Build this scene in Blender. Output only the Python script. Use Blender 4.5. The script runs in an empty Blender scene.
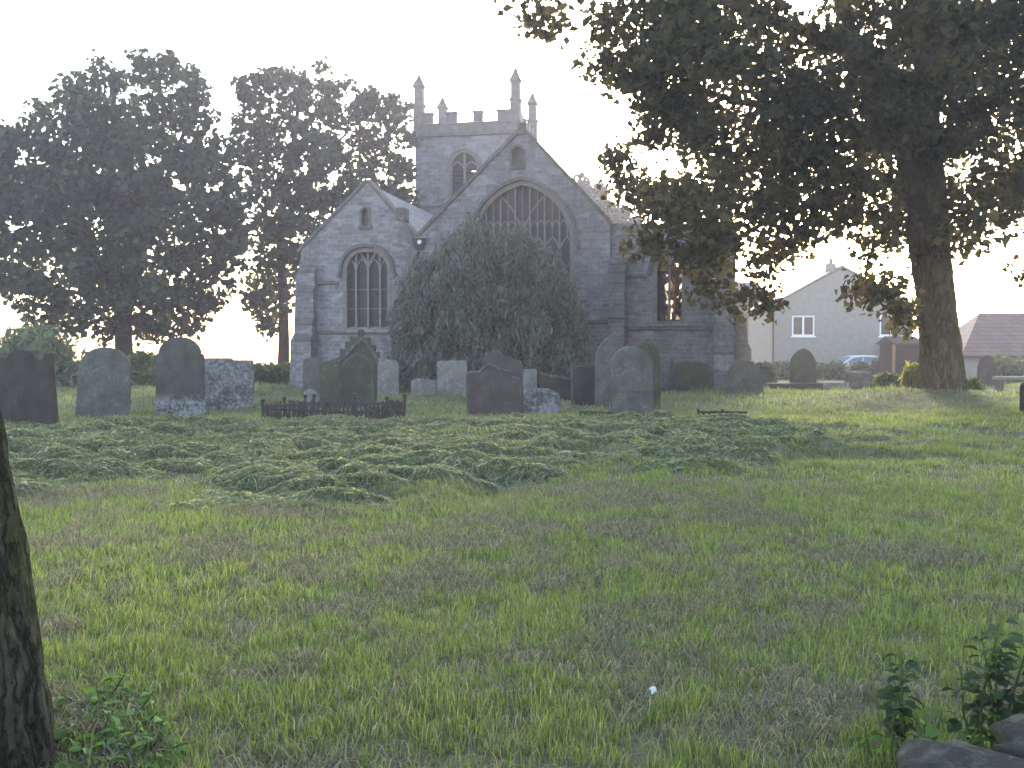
import bpy, bmesh, math, random
import numpy as np
from mathutils import Vector, Matrix
from mathutils.geometry import tessellate_polygon

R = math.radians
rng = np.random.default_rng(11)
random.seed(5)
scene = bpy.context.scene
col = scene.collection
F = 1005.0
CAMZ = 1.5
PITCH = math.atan(34 / F)

# ------------------------------------------------------------------ small helpers
def ray(px, py):
    u = (px - 512) / F
    v = (384 - py) / F
    c, s = math.cos(PITCH), math.sin(PITCH)
    return Vector((u, c + v * s, -s + v * c))

def at_depth(px, py, D):
    """world point on the vertical plane y = D seen at a pixel of the photograph"""
    r = ray(px, py)
    t = D / r.y
    return Vector((r.x * t, D, CAMZ + r.z * t))

def link(o, parent=None):
    col.objects.link(o)
    if parent is not None:
        o.parent = parent
    return o

def tag(o, label=None, cat=None, group=None, kind=None):
    if label: o['label'] = label
    if cat: o['category'] = cat
    if group: o['group'] = group
    if kind: o['kind'] = kind
    return o

def empty(name, loc, rz=0.0):
    o = bpy.data.objects.new(name, None)
    o.empty_display_size = 0.2
    o.location = loc
    o.rotation_euler = (0, 0, rz)
    return link(o)

class MB:
    """collects faces and links them as one mesh object"""
    def __init__(self):
        self.v, self.f, self.m = [], [], []
    def add(self, vs, fs, mi=0):
        b = len(self.v)
        self.v += [tuple(p) for p in vs]
        for q in fs:
            self.f.append([b + i for i in q])
            self.m.append(mi)
    def box(self, x0, x1, y0, y1, z0, z1, mi=0):
        self.add([(x0,y0,z0),(x1,y0,z0),(x1,y1,z0),(x0,y1,z0),(x0,y0,z1),(x1,y0,z1),(x1,y1,z1),(x0,y1,z1)],
                 [(0,3,2,1),(4,5,6,7),(0,1,5,4),(1,2,6,5),(2,3,7,6),(3,0,4,7)], mi)
    def prism(self, pts, y0, y1, holes=(), mi=0):
        """outline in (x, z), optional holes, extruded along y from y0 (front) to y1"""
        loops = [list(pts)] + [list(h) for h in holes]
        flat = [p for l in loops for p in l]
        tris = tessellate_polygon([[Vector((p[0], p[1], 0)) for p in l] for l in loops])
        n = len(flat)
        vs = [(p[0], y0, p[1]) for p in flat] + [(p[0], y1, p[1]) for p in flat]
        fs = []
        for t in tris:
            a, b, c = (flat[i] for i in t)
            cr = (b[0]-a[0])*(c[1]-a[1]) - (b[1]-a[1])*(c[0]-a[0])
            t = tuple(t) if cr > 0 else (t[0], t[2], t[1])
            fs.append(t)
            fs.append((t[0]+n, t[2]+n, t[1]+n))
        k = 0
        for li, l in enumerate(loops):
            area = sum(l[i][0]*l[(i+1) % len(l)][1] - l[(i+1) % len(l)][0]*l[i][1] for i in range(len(l)))
            ccw = area > 0
            if li > 0: ccw = not ccw
            m = len(l)
            for i in range(m):
                a, b = k+i, k+(i+1) % m
                fs.append((a, a+n, b+n, b) if ccw else (a, b, b+n, a+n))
            k += m
        self.add(vs, fs, mi)
    def xprism(self, pts, x0, x1, mi=0):
        """outline in (y, z) extruded along x"""
        t = MB(); t.prism(pts, x0, x1)
        vs = [(p[1], p[0], p[2]) for p in t.v]
        self.add(vs, [tuple(reversed(f)) for f in t.f], mi)
    def strip(self, pts, w, y0, y1, mi=0, side=0.0):
        """a bar of width w following a polyline in (x, z); side shifts it along the normal"""
        n = len(pts); L, Rr = [], []
        for i in range(n):
            a = pts[max(i-1, 0)]; b = pts[min(i+1, n-1)]
            dx, dz = b[0]-a[0], b[1]-a[1]
            l = math.hypot(dx, dz) or 1
            nx, nz = -dz/l, dx/l
            p = pts[i]
            L.append((p[0]+nx*(side+w/2), p[1]+nz*(side+w/2)))
            Rr.append((p[0]+nx*(side-w/2), p[1]+nz*(side-w/2)))
        vs = []
        for i in range(n):
            vs += [(L[i][0], y0, L[i][1]), (Rr[i][0], y0, Rr[i][1]), (Rr[i][0], y1, Rr[i][1]), (L[i][0], y1, L[i][1])]
        fs = []
        for i in range(n-1):
            a, b = 4*i, 4*i+4
            for j in range(4):
                fs.append((a+j, a+(j+1) % 4, b+(j+1) % 4, b+j))
        fs += [(3,2,1,0), tuple(4*(n-1)+j for j in range(4))]
        self.add(vs, fs, mi)
    def tube(self, pts, rad, seg=8, mi=0):
        pts = [Vector(p) for p in pts]; n = len(pts)
        if not hasattr(rad, '__len__'): rad = [rad]*n
        vs, fs = [], []
        prev = None
        for i in range(n):
            d = (pts[min(i+1, n-1)] - pts[max(i-1, 0)])
            d = d.normalized() if d.length > 1e-9 else Vector((0,0,1))
            if prev is None:
                u = d.cross(Vector((0,0,1)) if abs(d.z) < .9 else Vector((1,0,0))).normalized()
            else:
                u = (prev - d*prev.dot(d)).normalized()
            prev = u
            w = d.cross(u)
            for k in range(seg):
                a = 2*math.pi*k/seg
                vs.append(pts[i] + (u*math.cos(a) + w*math.sin(a))*rad[i])
        for i in range(n-1):
            for k in range(seg):
                a, b = i*seg+k, i*seg+(k+1) % seg
                fs.append((a, b, b+seg, a+seg))
        fs.append(tuple(range(seg-1, -1, -1)))
        fs.append(tuple((n-1)*seg+k for k in range(seg)))
        self.add(vs, fs, mi)
    def build(self, name, mats, parent=None, bevel=0.0, smooth=False, loc=None):
        me = bpy.data.meshes.new(name)
        me.from_pydata(self.v, [], self.f)
        if not isinstance(mats, (list, tuple)): mats = [mats]
        for m in mats: me.materials.append(m)
        me.polygons.foreach_set('material_index', self.m)
        if smooth: me.polygons.foreach_set('use_smooth', [True]*len(self.f))
        me.update()
        bm = bmesh.new(); bm.from_mesh(me)
        bmesh.ops.recalc_face_normals(bm, faces=bm.faces)
        bm.to_mesh(me); bm.free()
        o = bpy.data.objects.new(name, me)
        if loc is not None: o.location = loc
        link(o, parent)
        if bevel > 0:
            b = o.modifiers.new('bevel', 'BEVEL'); b.width = bevel; b.segments = 2; b.limit_method = 'ANGLE'; b.angle_limit = R(40)
        return o

def mesh_np(name, verts, tris, mat, parent=None, colors=None, smooth=False):
    """fast triangle mesh from arrays"""
    me = bpy.data.meshes.new(name)
    verts = np.ascontiguousarray(verts, np.float32); tris = np.ascontiguousarray(tris, np.int32)
    k = tris.shape[1]
    me.vertices.add(len(verts)); me.vertices.foreach_set('co', verts.ravel())
    me.loops.add(tris.size); me.loops.foreach_set('vertex_index', tris.ravel())
    me.polygons.add(len(tris)); me.polygons.foreach_set('loop_start', np.arange(0, tris.size, k, dtype=np.int32))
    if smooth: me.polygons.foreach_set('use_smooth', np.ones(len(tris), bool))
    if colors is not None:
        a = me.attributes.new('tint', 'FLOAT_COLOR', 'POINT')
        c = np.ones((len(verts), 4), np.float32); c[:, :3] = colors
        a.data.foreach_set('color', c.ravel())
    me.materials.append(mat)
    me.update(calc_edges=True)
    o = bpy.data.objects.new(name, me)
    return link(o, parent)

# ------------------------------------------------------------------ value noise
_tab = np.random.default_rng(3).random((256, 256))
def vnoise(x, y):
    xi = np.floor(x).astype(int); yi = np.floor(y).astype(int)
    fx = x-xi; fy = y-yi
    fx = fx*fx*(3-2*fx); fy = fy*fy*(3-2*fy)
    a = _tab[xi & 255, yi & 255]; b = _tab[(xi+1) & 255, yi & 255]
    c = _tab[xi & 255, (yi+1) & 255]; d = _tab[(xi+1) & 255, (yi+1) & 255]
    return (a*(1-fx)+b*fx)*(1-fy)+(c*(1-fx)+d*fx)*fy
def fbm(x, y, o=4):
    s = np.zeros_like(np.asarray(x, float)); a = .5; t = 0
    for i in range(o):
        s = s+a*vnoise(x*2**i+17.3*i, y*2**i+5.1*i); t += a; a *= .5
    return s/t
def sst(a, b, x):
    t = np.clip((x-a)/(b-a), 0, 1)
    return t*t*(3-2*t)

TREE = (11.75, 28.0)
def hayband(x, y):
    """1 where the cut hay lies in lumpy swathes"""
    e = 10.8+3.4*(fbm(x*.45+9, y*.0+2, 3)-.5)*2+np.clip(x, 0, 9)*.45
    a = sst(e-1.6, e+1.8, y)*(1-sst(19.0, 23.5, y+1.5*(fbm(x*.4, y*.3+40, 2)-.5)))
    return a
def terrain(x, y):
    x = np.asarray(x, float); y = np.asarray(y, float)
    z = .05*(fbm(x*.9+3, y*.9+8, 4)-.5)+.16*(fbm(x*.22, y*.22+31, 2)-.5)*sst(5, 12, y)*(1-sst(30, 36, y))
    hb = hayband(x, y)
    r1 = 1-np.abs(2*fbm(x*.75+11, y*1.05+3, 3)-1)
    z = z+hb*(.24*(sst(.35, .95, r1)-.5)+.16*(fbm(x*1.9, y*3.2+7, 3)-.5))
    mid = sst(22, 25, y)*(1-sst(34, 38, y))
    z = z+mid*.12*(fbm(x*.9+2, y*.9, 3)-.5)
    d2 = (x-TREE[0])**2+(y-TREE[1])**2
    z = z+.44*np.exp(-d2/(3.3**2))*(1+.25*(fbm(x*1.1, y*1.1, 3)-.5))
    z = z-.045*np.clip(y-50, 0, None)*sst(44, 60, y)
    return z
def gz(x, y):
    return float(terrain(np.array([x]), np.array([y]))[0])

# ------------------------------------------------------------------ materials
def new_mat(name):
    m = bpy.data.materials.new(name); m.use_nodes = True
    nt = m.node_tree; nt.nodes.clear()
    return m, nt
class N:
    def __init__(self, nt): self.nt = nt
    def __call__(self, typ, inputs=None, **props):
        n = self.nt.nodes.new(typ)
        for k, v in props.items(): setattr(n, k, v)
        for k, v in (inputs or {}).items():
            s = n.inputs[k]
            if hasattr(v, 'is_output') or isinstance(v, bpy.types.NodeSocket): self.nt.links.new(v, s)
            else: s.default_value = v
        return n
    def mix(self, fac, a, b, mode='MIX'):
        n = self.nt.nodes.new('ShaderNodeMix'); n.data_type = 'RGBA'; n.blend_type = mode
        for idx, v in ((0, fac), (6, a), (7, b)):
            if isinstance(v, bpy.types.NodeSocket): self.nt.links.new(v, n.inputs[idx])
            else: n.inputs[idx].default_value = v if idx == 0 else (*v[:3], 1)
        return n.outputs[2]
    def ramp(self, fac, stops):
        n = self.nt.nodes.new('ShaderNodeValToRGB')
        el = n.color_ramp.elements
        while len(el) < len(stops): el.new(.5)
        for e, (p, c) in zip(el, stops):
            e.position = p; e.color = (*c[:3], 1) if hasattr(c, '__len__') else (c, c, c, 1)
        self.nt.links.new(fac, n.inputs[0])
        return n.outputs[0]
    def noise(self, vec, scale, detail=5, rough=.6):
        n = self('ShaderNodeTexNoise', {'Scale': scale, 'Detail': detail, 'Roughness': rough})
        if vec is not None: self.nt.links.new(vec, n.inputs['Vector'])
        return n.outputs['Fac']
    def out(self, shader):
        o = self('ShaderNodeOutputMaterial'); self.nt.links.new(shader, o.inputs[0])
    def bsdf(self, color, rough=.9, spec=.2, normal=None, **kw):
        d = {'Base Color': color if isinstance(color, bpy.types.NodeSocket) else (*color[:3], 1), 'Roughness': rough, 'Specular IOR Level': spec}
        if normal is not None: d['Normal'] = normal
        d.update(kw)
        return self('ShaderNodeBsdfPrincipled', d).outputs[0]
    def bump(self, h, strength=.5, dist=.02):
        return self('ShaderNodeBump', {'Height': h, 'Strength': strength, 'Distance': dist}).outputs[0]

def mat_plain(name, c, rough=.8, spec=.3, var=.15, scale=6.0, bump=.0, metallic=0.0):
    m, nt = new_mat(name); n = N(nt)
    co = n('ShaderNodeTexCoord').outputs['Object']
    f = n.noise(co, scale)
    a = tuple(x*(1-var) for x in c); b = tuple(min(1, x*(1+var)) for x in c)
    k = n.ramp(f, [(.3, a), (.7, b)])
    nm = n.bump(f, bump, .02) if bump else None
    n.out(n.bsdf(k, rough, spec, nm, Metallic=metallic)); return m

def mat_masonry(name, c1, c2, mortar, bw=.42, bh=.21, patch=(.2,.2,.2), patch_amt=.5, msize=.014):
    m, nt = new_mat(name); n = N(nt)
    co = n('ShaderNodeTexCoord').outputs['Object']
    sp = n('ShaderNodeSeparateXYZ', {0: co})
    u = n('ShaderNodeMath', {0: sp.outputs[0], 1: sp.outputs[1]}, operation='ADD').outputs[0]
    w = n.noise(co, 1.3, 2); w2 = n.noise(co, 4.5, 2)
    du = n('ShaderNodeMath', {0: w2, 1: .22, 2: u}, operation='MULTIPLY_ADD').outputs[0]
    dz = n('ShaderNodeMath', {0: n.noise(co, 2.6, 3), 1: .16, 2: sp.outputs[2]}, operation='MULTIPLY_ADD').outputs[0]
    v = n('ShaderNodeCombineXYZ', {0: du, 1: dz}).outputs[0]
    br = n('ShaderNodeTexBrick', {'Vector': v, 'Color1': (*c1, 1), 'Color2': (*c2, 1), 'Mortar': (*mortar, 1), 'Scale': 1.0,
           'Mortar Size': msize, 'Mortar Smooth': .4, 'Bias': 0.0, 'Brick Width': bw, 'Row Height': bh}, offset=.43, squash=.75, squash_frequency=3)
    # stone-to-stone variation on a finer lattice of its own
    v2 = n('ShaderNodeMapping', {'Vector': v, 'Scale': (2.6, 5.2, 1)}).outputs[0]
    vo = n('ShaderNodeTexVoronoi', {'Vector': v2, 'Scale': 1.0}, distance='CHEBYCHEV').outputs['Color']
    g = n('ShaderNodeSeparateColor', {0: vo}).outputs[0]
    k = n.mix(.35, br.outputs['Color'], n.ramp(g, [(0, tuple(x*.6 for x in c1)), (.5, c1), (1, tuple(x*1.25 for x in c2))]))
    pn = n.noise(co, .6, 8, .72)
    k = n.mix(n('ShaderNodeMath', {0: n.ramp(pn, [(.45, 0.), (.68, 1.)]), 1: patch_amt}, operation='MULTIPLY').outputs[0], k, patch)
    k = n.mix(n.ramp(n.noise(co, 9, 4), [(.5, 0.), (.8, .45)]), k, tuple(x*.45 for x in c1))
    sm = n('ShaderNodeMapping', {'Vector': co, 'Scale': (1.6, 1.6, .22)}).outputs[0]
    k = n.mix(n.ramp(n.noise(sm, 1.0, 5, .65), [(.5, 0.), (.72, .6)]), k, tuple(x*.5 for x in c1))
    k = n.mix(n.ramp(n.noise(co, 2.3, 6, .7), [(.58, 0.), (.7, .55)]), k, tuple(min(1, x*1.35) for x in c2))
    h = n('ShaderNodeMath', {0: br.outputs['Fac'], 1: -1.0, 2: n.noise(co, 14, 4)}, operation='MULTIPLY_ADD').outputs[0]
    n.out(n.bsdf(k, .95, .1, n.bump(h, .7, .03))); return m

def mat_grave(name, base, lichen, amount, moss=(.06,.07,.04), moss_amt=.2, low=0.0):
    """weathered headstone; lichen blotches, moss stains; low>0 gathers lichen near the foot"""
    m, nt = new_mat(name); n = N(nt)
    co = n('ShaderNodeTexCoord').outputs['Object']
    f1 = n.noise(co, 3.1, 6, .65); f2 = n.noise(co, 11, 5, .7); f3 = n.noise(co, 1.7, 4)
    k = n.ramp(f1, [(.3, tuple(x*.65 for x in base)), (.7, tuple(x*1.3 for x in base))])
    st = n('ShaderNodeMapping', {'Vector': co, 'Scale': (9, 9, .9)}).outputs[0]
    k = n.mix(n.ramp(n.noise(st, 1, 4), [(.45, 0.), (.75, .5)]), k, tuple(x*.45 for x in base))
    k = n.mix(n('ShaderNodeMath', {0: n.ramp(f3, [(.5, 0.), (.65, 1.)]), 1: moss_amt}, operation='MULTIPLY').outputs[0], k, moss)
    lf = n.ramp(n('ShaderNodeMath', {0: f2, 1: .6, 2: n('ShaderNodeMath', {0: f1, 1: .4}, operation='MULTIPLY').outputs[0]}, operation='MULTIPLY_ADD').outputs[0], [(.56-.2*amount, 0.), (.68-.2*amount, 1.)])
    if low:
        z = n('ShaderNodeSeparateXYZ', {0: co}).outputs[2]
        zz = n('ShaderNodeMapRange', {0: z, 1: low+.12, 2: low-.12, 3: 0.0, 4: 1.0}).outputs[0]
        lf = n('ShaderNodeMath', {0: lf, 1: zz}, operation='MULTIPLY').outputs[0]
    k = n.mix(lf, k, lichen)
    h = n('ShaderNodeMath', {0: f2, 1: .4, 2: n.noise(co, 28, 4)}, operation='MULTIPLY_ADD').outputs[0]
    n.out(n.bsdf(k, .95, .12, n.bump(h, .55, .025))); return m

def mat_leaf(name, c, trans=.45, tcol=None, var=.35):
    m, nt = new_mat(name); n = N(nt)
    g = n('ShaderNodeNewGeometry')
    r = g.outputs['Random Per Island']
    a = tuple(x*(1-var) for x in c); b = tuple(x*(1+var) for x in c)
    k = n.ramp(r, [(0, a), (.5, c), (1, b)])
    t = tcol or tuple((c[0]*1.9, c[1]*1.9, c[2]*.9))
    kt = n.ramp(r, [(0, tuple(x*(1-var) for x in t)), (1, tuple(x*(1+var) for x in t))])
    d = n.bsdf(k, .6, .3)
    tr = n('ShaderNodeBsdfTranslucent', {'Color': kt}).outputs[0]
    n.out(n('ShaderNodeMixShader', {0: trans, 1: d, 2: tr}).outputs[0]); return m

def mat_grass(name):
    m, nt = new_mat(name); n = N(nt)
    a = n('ShaderNodeAttribute', attribute_name='tint').outputs['Color']
    d = n.bsdf(a, .65, .25)
    tk = n.mix(1.0, a, (1.3, 1.35, .7), 'MULTIPLY')
    tr = n('ShaderNodeBsdfTranslucent', {'Color': tk}).outputs[0]
    n.out(n('ShaderNodeMixShader', {0: .5, 1: d, 2: tr}).outputs[0]); return m

def mat_ground(name):
    m, nt = new_mat(name); n = N(nt)
    co = n('ShaderNodeTexCoord').outputs['Object']
    f = n.noise(co, 1.1, 8, .7); g = n.noise(co, 9, 6, .7); h = n.noise(co, 45, 4, .7)
    k = n.ramp(g, [(.3, (.07,.062,.042)), (.5, (.15,.135,.09)), (.7, (.23,.205,.15))])
    k = n.mix(n.ramp(f, [(.45, 0.), (.62, .55)]), k, (.10,.115,.045))
    k = n.mix(n.ramp(h, [(.5, 0.), (.72, .6)]), k, (.21,.19,.15))
    n.out(n.bsdf(k, 1.0, .05, n.bump(h, .8, .03))); return m

def mat_bark(name, c, moss=(.06,.07,.03), amt=.5, zs=.35, sc=16):
    m, nt = new_mat(name); n = N(nt)
    co = n('ShaderNodeTexCoord').outputs['Object']
    mp = n('ShaderNodeMapping', {'Vector': co, 'Scale': (1, 1, zs)}).outputs[0]
    f = n.noise(mp, sc, 6, .7); g = n.noise(co, 2.2, 4)
    wob = n('ShaderNodeTexNoise', {'Vector': co, 'Scale': 9, 'Detail': 5}).outputs['Color']
    mp2 = n('ShaderNodeMix', {0: .045}, data_type='VECTOR'); nt.links.new(mp, mp2.inputs[4]); nt.links.new(wob, mp2.inputs[5])
    r1 = n.noise(mp2.outputs[1], sc*.8, 3, .5); r2 = n.noise(mp2.outputs[1], sc*2.1, 5, .65)
    def rdg(f_): return n('ShaderNodeMath', {0: n('ShaderNodeMath', {0: f_, 1: .5}, operation='SUBTRACT').outputs[0]}, operation='ABSOLUTE').outputs[0]
    vo = n('ShaderNodeMath', {0: rdg(r2), 1: .55, 2: rdg(r1)}, operation='MULTIPLY_ADD').outputs[0]
    k = n.ramp(f, [(.3, tuple(x*.5 for x in c)), (.7, tuple(x*1.35 for x in c))])
    k = n.mix(n.ramp(vo, [(.02, .8), (.1, 0.)]), k, tuple(x*.3 for x in c))
    k = n.mix(n('ShaderNodeMath', {0: n.ramp(g, [(.42, 0.), (.62, 1.)]), 1: amt}, operation='MULTIPLY').outputs[0], k, moss)
    h = n('ShaderNodeMath', {0: n.ramp(vo, [(0, 0.), (.12, 1.)]), 1: 1.0, 2: f}, operation='MULTIPLY_ADD').outputs[0]
    n.out(n.bsdf(k, .95, .1, n.bump(h, .9, .03))); return m

def mat_roof(name, c, row=.25, tile=.3):
    """courses of slates: in object coords u = x + y, v = z stretched along the slope"""
    m, nt = new_mat(name); n = N(nt)
    co = n('ShaderNodeTexCoord').outputs['Object']
    sp = n('ShaderNodeSeparateXYZ', {0: co})
    u = n('ShaderNodeMath', {0: sp.outputs[1], 1: sp.outputs[0]}, operation='ADD').outputs[0]
    v = n('ShaderNodeCombineXYZ', {0: u, 1: sp.outputs[2]}).outputs[0]
    br = n('ShaderNodeTexBrick', {'Vector': v, 'Color1': (*[x*.8 for x in c], 1), 'Color2': (*[x*1.2 for x in c], 1), 'Mortar': (*[x*.35 for x in c], 1),
           'Scale': 1.0, 'Mortar Size': .018, 'Mortar Smooth': .5, 'Brick Width': tile, 'Row Height': row})
    k = n.mix(n.ramp(n.noise(co, 1.2, 5), [(.45, 0.), (.7, .5)]), br.outputs['Color'], tuple(x*1.3 for x in c))
    inv = n('ShaderNodeMath', {0: 1.0, 1: br.outputs['Fac']}, operation='SUBTRACT').outputs[0]
    n.out(n.bsdf(k, .8, .25, n.bump(inv, .6, .03))); return m

def mat_glass(name, tint, transp=.25, rough=.12, lead=True, pane=.16):
    """old window glass: dark reflecting sheet, partly seen through, with lead lines"""
    m, nt = new_mat(name); n = N(nt)
    co = n('ShaderNodeTexCoord').outputs['Object']
    f = n.noise(co, 2.4, 3)
    vo = n('ShaderNodeTexVoronoi', {'Vector': co, 'Scale': 5.5}).outputs['Color']
    g = n('ShaderNodeSeparateColor', {0: vo}).outputs[0]
    k = n.ramp(g, [(0, tuple(x*.4 for x in tint)), (1, tuple(x*1.5 for x in tint))])
    d = n.bsdf(k, rough, .35, n.bump(g, .25, .01))
    t = n('ShaderNodeBsdfTransparent', {'Color': n.ramp(g, [(0, tint), (.5, tuple(min(1, x*3) for x in tint)), (1, (.9,.85,.75))])}).outputs[0]
    s = n('ShaderNodeMixShader', {0: transp, 1: d, 2: t}).outputs[0]
    if lead:
        sp = n('ShaderNodeSeparateXYZ', {0: co})
        v = n('ShaderNodeCombineXYZ', {0: sp.outputs[0], 1: sp.outputs[2]}).outputs[0]
        br = n('ShaderNodeTexBrick', {'Vector': v, 'Scale': 1.0, 'Mortar Size': .012, 'Brick Width': pane, 'Row Height': pane*1.3}, offset=0.0).outputs['Fac']
        s = n('ShaderNodeMixShader', {0: br, 1: s, 2: n.bsdf((.03,.03,.035), .6, .3)}).outputs[0]
    n.out(s); return m

def mat_stained(name):
    m, nt = new_mat(name); n = N(nt)
    co = n('ShaderNodeTexCoord').outputs['Object']
    mp = n('ShaderNodeMapping', {'Vector': co, 'Scale': (7, 1, 4.2)}).outputs[0]
    g = n('ShaderNodeSeparateColor', {0: n('ShaderNodeTexVoronoi', {'Vector': mp, 'Scale': 1.0}).outputs['Color']})
    ed = n('ShaderNodeTexVoronoi', {'Vector': mp, 'Scale': 1.0}, feature='DISTANCE_TO_EDGE').outputs[0]
    tc = n.ramp(g.outputs[0], [(0, (.012,.01,.012)), (.4, (.04,.03,.035)), (.55, (.07,.055,.05)), (.72, (.10,.11,.13)), (.88, (.34,.38,.45)), (1, (.2,.2,.3))])
    t = n('ShaderNodeBsdfTransparent', {'Color': tc}).outputs[0]
    d = n.bsdf((.03,.025,.03), .25, .5)
    s = n('ShaderNodeMixShader', {0: .8, 1: d, 2: t}).outputs[0]
    n.out(n('ShaderNodeMixShader', {0: n.ramp(ed, [(0, 1.), (.06, 0.)]), 1: s, 2: n.bsdf((.02,.02,.022), .6, .3)}).outputs[0]); return m
M = {}
M['stone'] = mat_masonry('church_stone', (.140,.126,.148), (.265,.245,.274), (.28,.26,.285), patch=(.14,.13,.145), patch_amt=.5, bw=.36, bh=.17, msize=.022)
M['stone_dark'] = mat_masonry('church_stone_weathered', (.17,.155,.15), (.24,.21,.2), (.27,.25,.24), patch=(.12,.11,.11), bw=.36, bh=.17)
M['tower'] = mat_masonry('tower_stone', (.160,.147,.172), (.275,.255,.283), (.285,.266,.29), bw=.46, bh=.23, patch=(.15,.14,.155), patch_amt=.55, msize=.022)
M['dressed'] = mat_plain('dressed_stone', (.20,.185,.18), .9, .1, .3, 5, .4)
M['tracery'] = mat_plain('tracery_stone', (.175,.152,.147), .9, .1, .25, 6, .3)
M['coping'] = mat_plain('coping_stone', (.11,.10,.10), .95, .1, .35, 4, .4)
M['slate'] = mat_roof('slate_roof', (.17,.17,.185))
M['merlon'] = mat_plain('weathered_dark_stone', (.12,.11,.115), .95, .1, .3, 3, .4)
M['lead'] = mat_plain('lead_roof', (.2,.2,.22), .6, .3, .1, 3)
M['iron'] = mat_plain('black_iron', (.02,.02,.022), .6, .4, .3, 8)
M['glass_dark'] = mat_glass('leaded_glass', (.012,.010,.014), .0, .55)
M['glass_warm'] = mat_stained('stained_glass')
M['dark_wood'] = mat_plain('louvre_wood', (.05,.045,.045), .9, .1, .3)
M['render'] = mat_plain('house_render', (.245,.232,.215), .95, .1, .12, 3, .3)
M['white'] = mat_plain('white_paint', (.78,.78,.77), .5, .4, .05)
M['pane'] = mat_plain('window_pane', (.03,.032,.04), .15, .3, .2)
M['tile'] = mat_roof('brown_tile', (.13,.085,.075), .22, .34)
M['brick'] = mat_masonry('red_brick', (.25,.09,.06), (.33,.13,.09), (.35,.32,.29), bw=.225, bh=.075, patch=(.2,.1,.08), patch_amt=.4, msize=.008)
M['shed'] = mat_plain('brown_timber', (.035,.026,.022), .85, .15, .3, 7, .2)
M['felt'] = mat_plain('dark_felt', (.045,.042,.045), .9, .15, .25)
M['leaf_tree'] = mat_leaf('sycamore_leaf', (.044,.039,.021), .42, (.108,.09,.03), .6)
M['leaf_far'] = mat_leaf('lime_leaf', (.036,.047,.033), .3, (.06,.078,.035), .45)
M['leaf_bush'] = mat_leaf('willowy_leaf', (.118,.130,.115), .35, (.14,.16,.10), .5)
M['leaf_hedge'] = mat_leaf('hedge_leaf', (.085,.115,.05), .4, (.15,.19,.06), .45)
M['leaf_yellow'] = mat_leaf('yellow_leaf', (.17,.17,.04), .5, (.36,.34,.06), .3)
M['leaf_weed'] = mat_leaf('weed_leaf', (.10,.175,.045), .4, (.17,.28,.05), .4)
M['leaf_dark'] = mat_leaf('bramble_leaf', (.038,.065,.032), .4, (.08,.13,.04), .55)
M['grass'] = mat_grass('grass_blade')
M['ground'] = mat_ground('field_soil')
M['bark'] = mat_bark('rough_bark', (.062,.056,.044), (.05,.062,.026), .75, .3, 30)
M['bark_big'] = mat_bark('sycamore_bark', (.125,.088,.062), (.075,.068,.032), .5, .3, 9)
M['twig'] = mat_plain('twig_bark', (.035,.031,.029), .9, .1, .3)
M['wallstone'] = mat_grave('field_stone', (.05,.046,.042), (.12,.118,.11), .25, (.04,.045,.025), .5)
M['terracotta'] = mat_plain('terracotta', (.055,.045,.045), .9, .15, .35, 9, .2)
M['g_brown'] = mat_grave('brown_sandstone', (.05,.041,.042), (.12,.105,.11), -.15)
M['g_grey'] = mat_grave('grey_sandstone', (.095,.091,.092), (.17,.165,.19), .1)
M['g_pale'] = mat_grave('pale_limestone', (.18,.172,.172), (.26,.25,.255), .2, moss_amt=.3)
M['g_lichen'] = mat_grave('lichened_sandstone', (.105,.098,.103), (.25,.24,.275), .5)
M['g_foot'] = mat_grave('lichen_footed_sandstone', (.075,.07,.068), (.26,.25,.29), .65, low=.42)
M['g_green'] = mat_grave('mossy_sandstone', (.06,.062,.05), (.17,.18,.13), -.05, moss_amt=.75)
M['g_red'] = mat_grave('red_brown_sandstone', (.068,.054,.057), (.14,.125,.13), -.1)
M['carpaint'] = mat_plain('pale_blue_paint', (.46,.5,.54), .25, .5, .03)
M['carglass'] = mat_plain('car_glass', (.12,.2,.25), .05, .8, .1)
M['rubber'] = mat_plain('tyre_rubber', (.02,.02,.02), .8, .2)
M['paper'] = mat_plain('paper_scrap', (.75,.75,.72), .7, .2, .05)
M['hill'] = mat_plain('hill_grass', (.10,.14,.06), 1, .05, .3, .05)
M['path'] = mat_plain('grey_path', (.2,.2,.21), .95, .1, .15, 6)

# ------------------------------------------------------------------ camera, light
cam_d = bpy.data.cameras.new('camera'); cam = bpy.data.objects.new('camera', cam_d); link(cam)
cam_d.sensor_width = 36; cam_d.lens = 36*F/1024; cam_d.clip_end = 2000; cam_d.clip_start = .05
cam.location = (0, 0, CAMZ); cam.rotation_euler = (math.pi/2-PITCH, 0, 0)
scene.camera = cam

SUN_EL, SUN_AZ = R(15), R(12)          # azimuth measured from +y towards +x
w = bpy.data.worlds.new('World'); scene.world = w; w.use_nodes = True
nt = w.node_tree; nt.nodes.clear()
sk = nt.nodes.new('ShaderNodeTexSky'); sk.sky_type = 'NISHITA'; sk.sun_disc = False
sk.sun_elevation = SUN_EL; sk.sun_rotation = SUN_AZ; sk.dust_density = 1.2; sk.air_density = 1.3; sk.ozone_density = 1.0
bg = nt.nodes.new('ShaderNodeBackground'); bg.inputs[1].default_value = .13
ow = nt.nodes.new('ShaderNodeOutputWorld')
nt.links.new(sk.outputs[0], bg.inputs[0]); nt.links.new(bg.outputs[0], ow.inputs[0])
sd = bpy.data.lights.new('sun', 'SUN'); sd.energy = 1.0; sd.angle = R(10); sd.color = (1, .93, .82)
sun = bpy.data.objects.new('sun', sd); link(sun)
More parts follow.
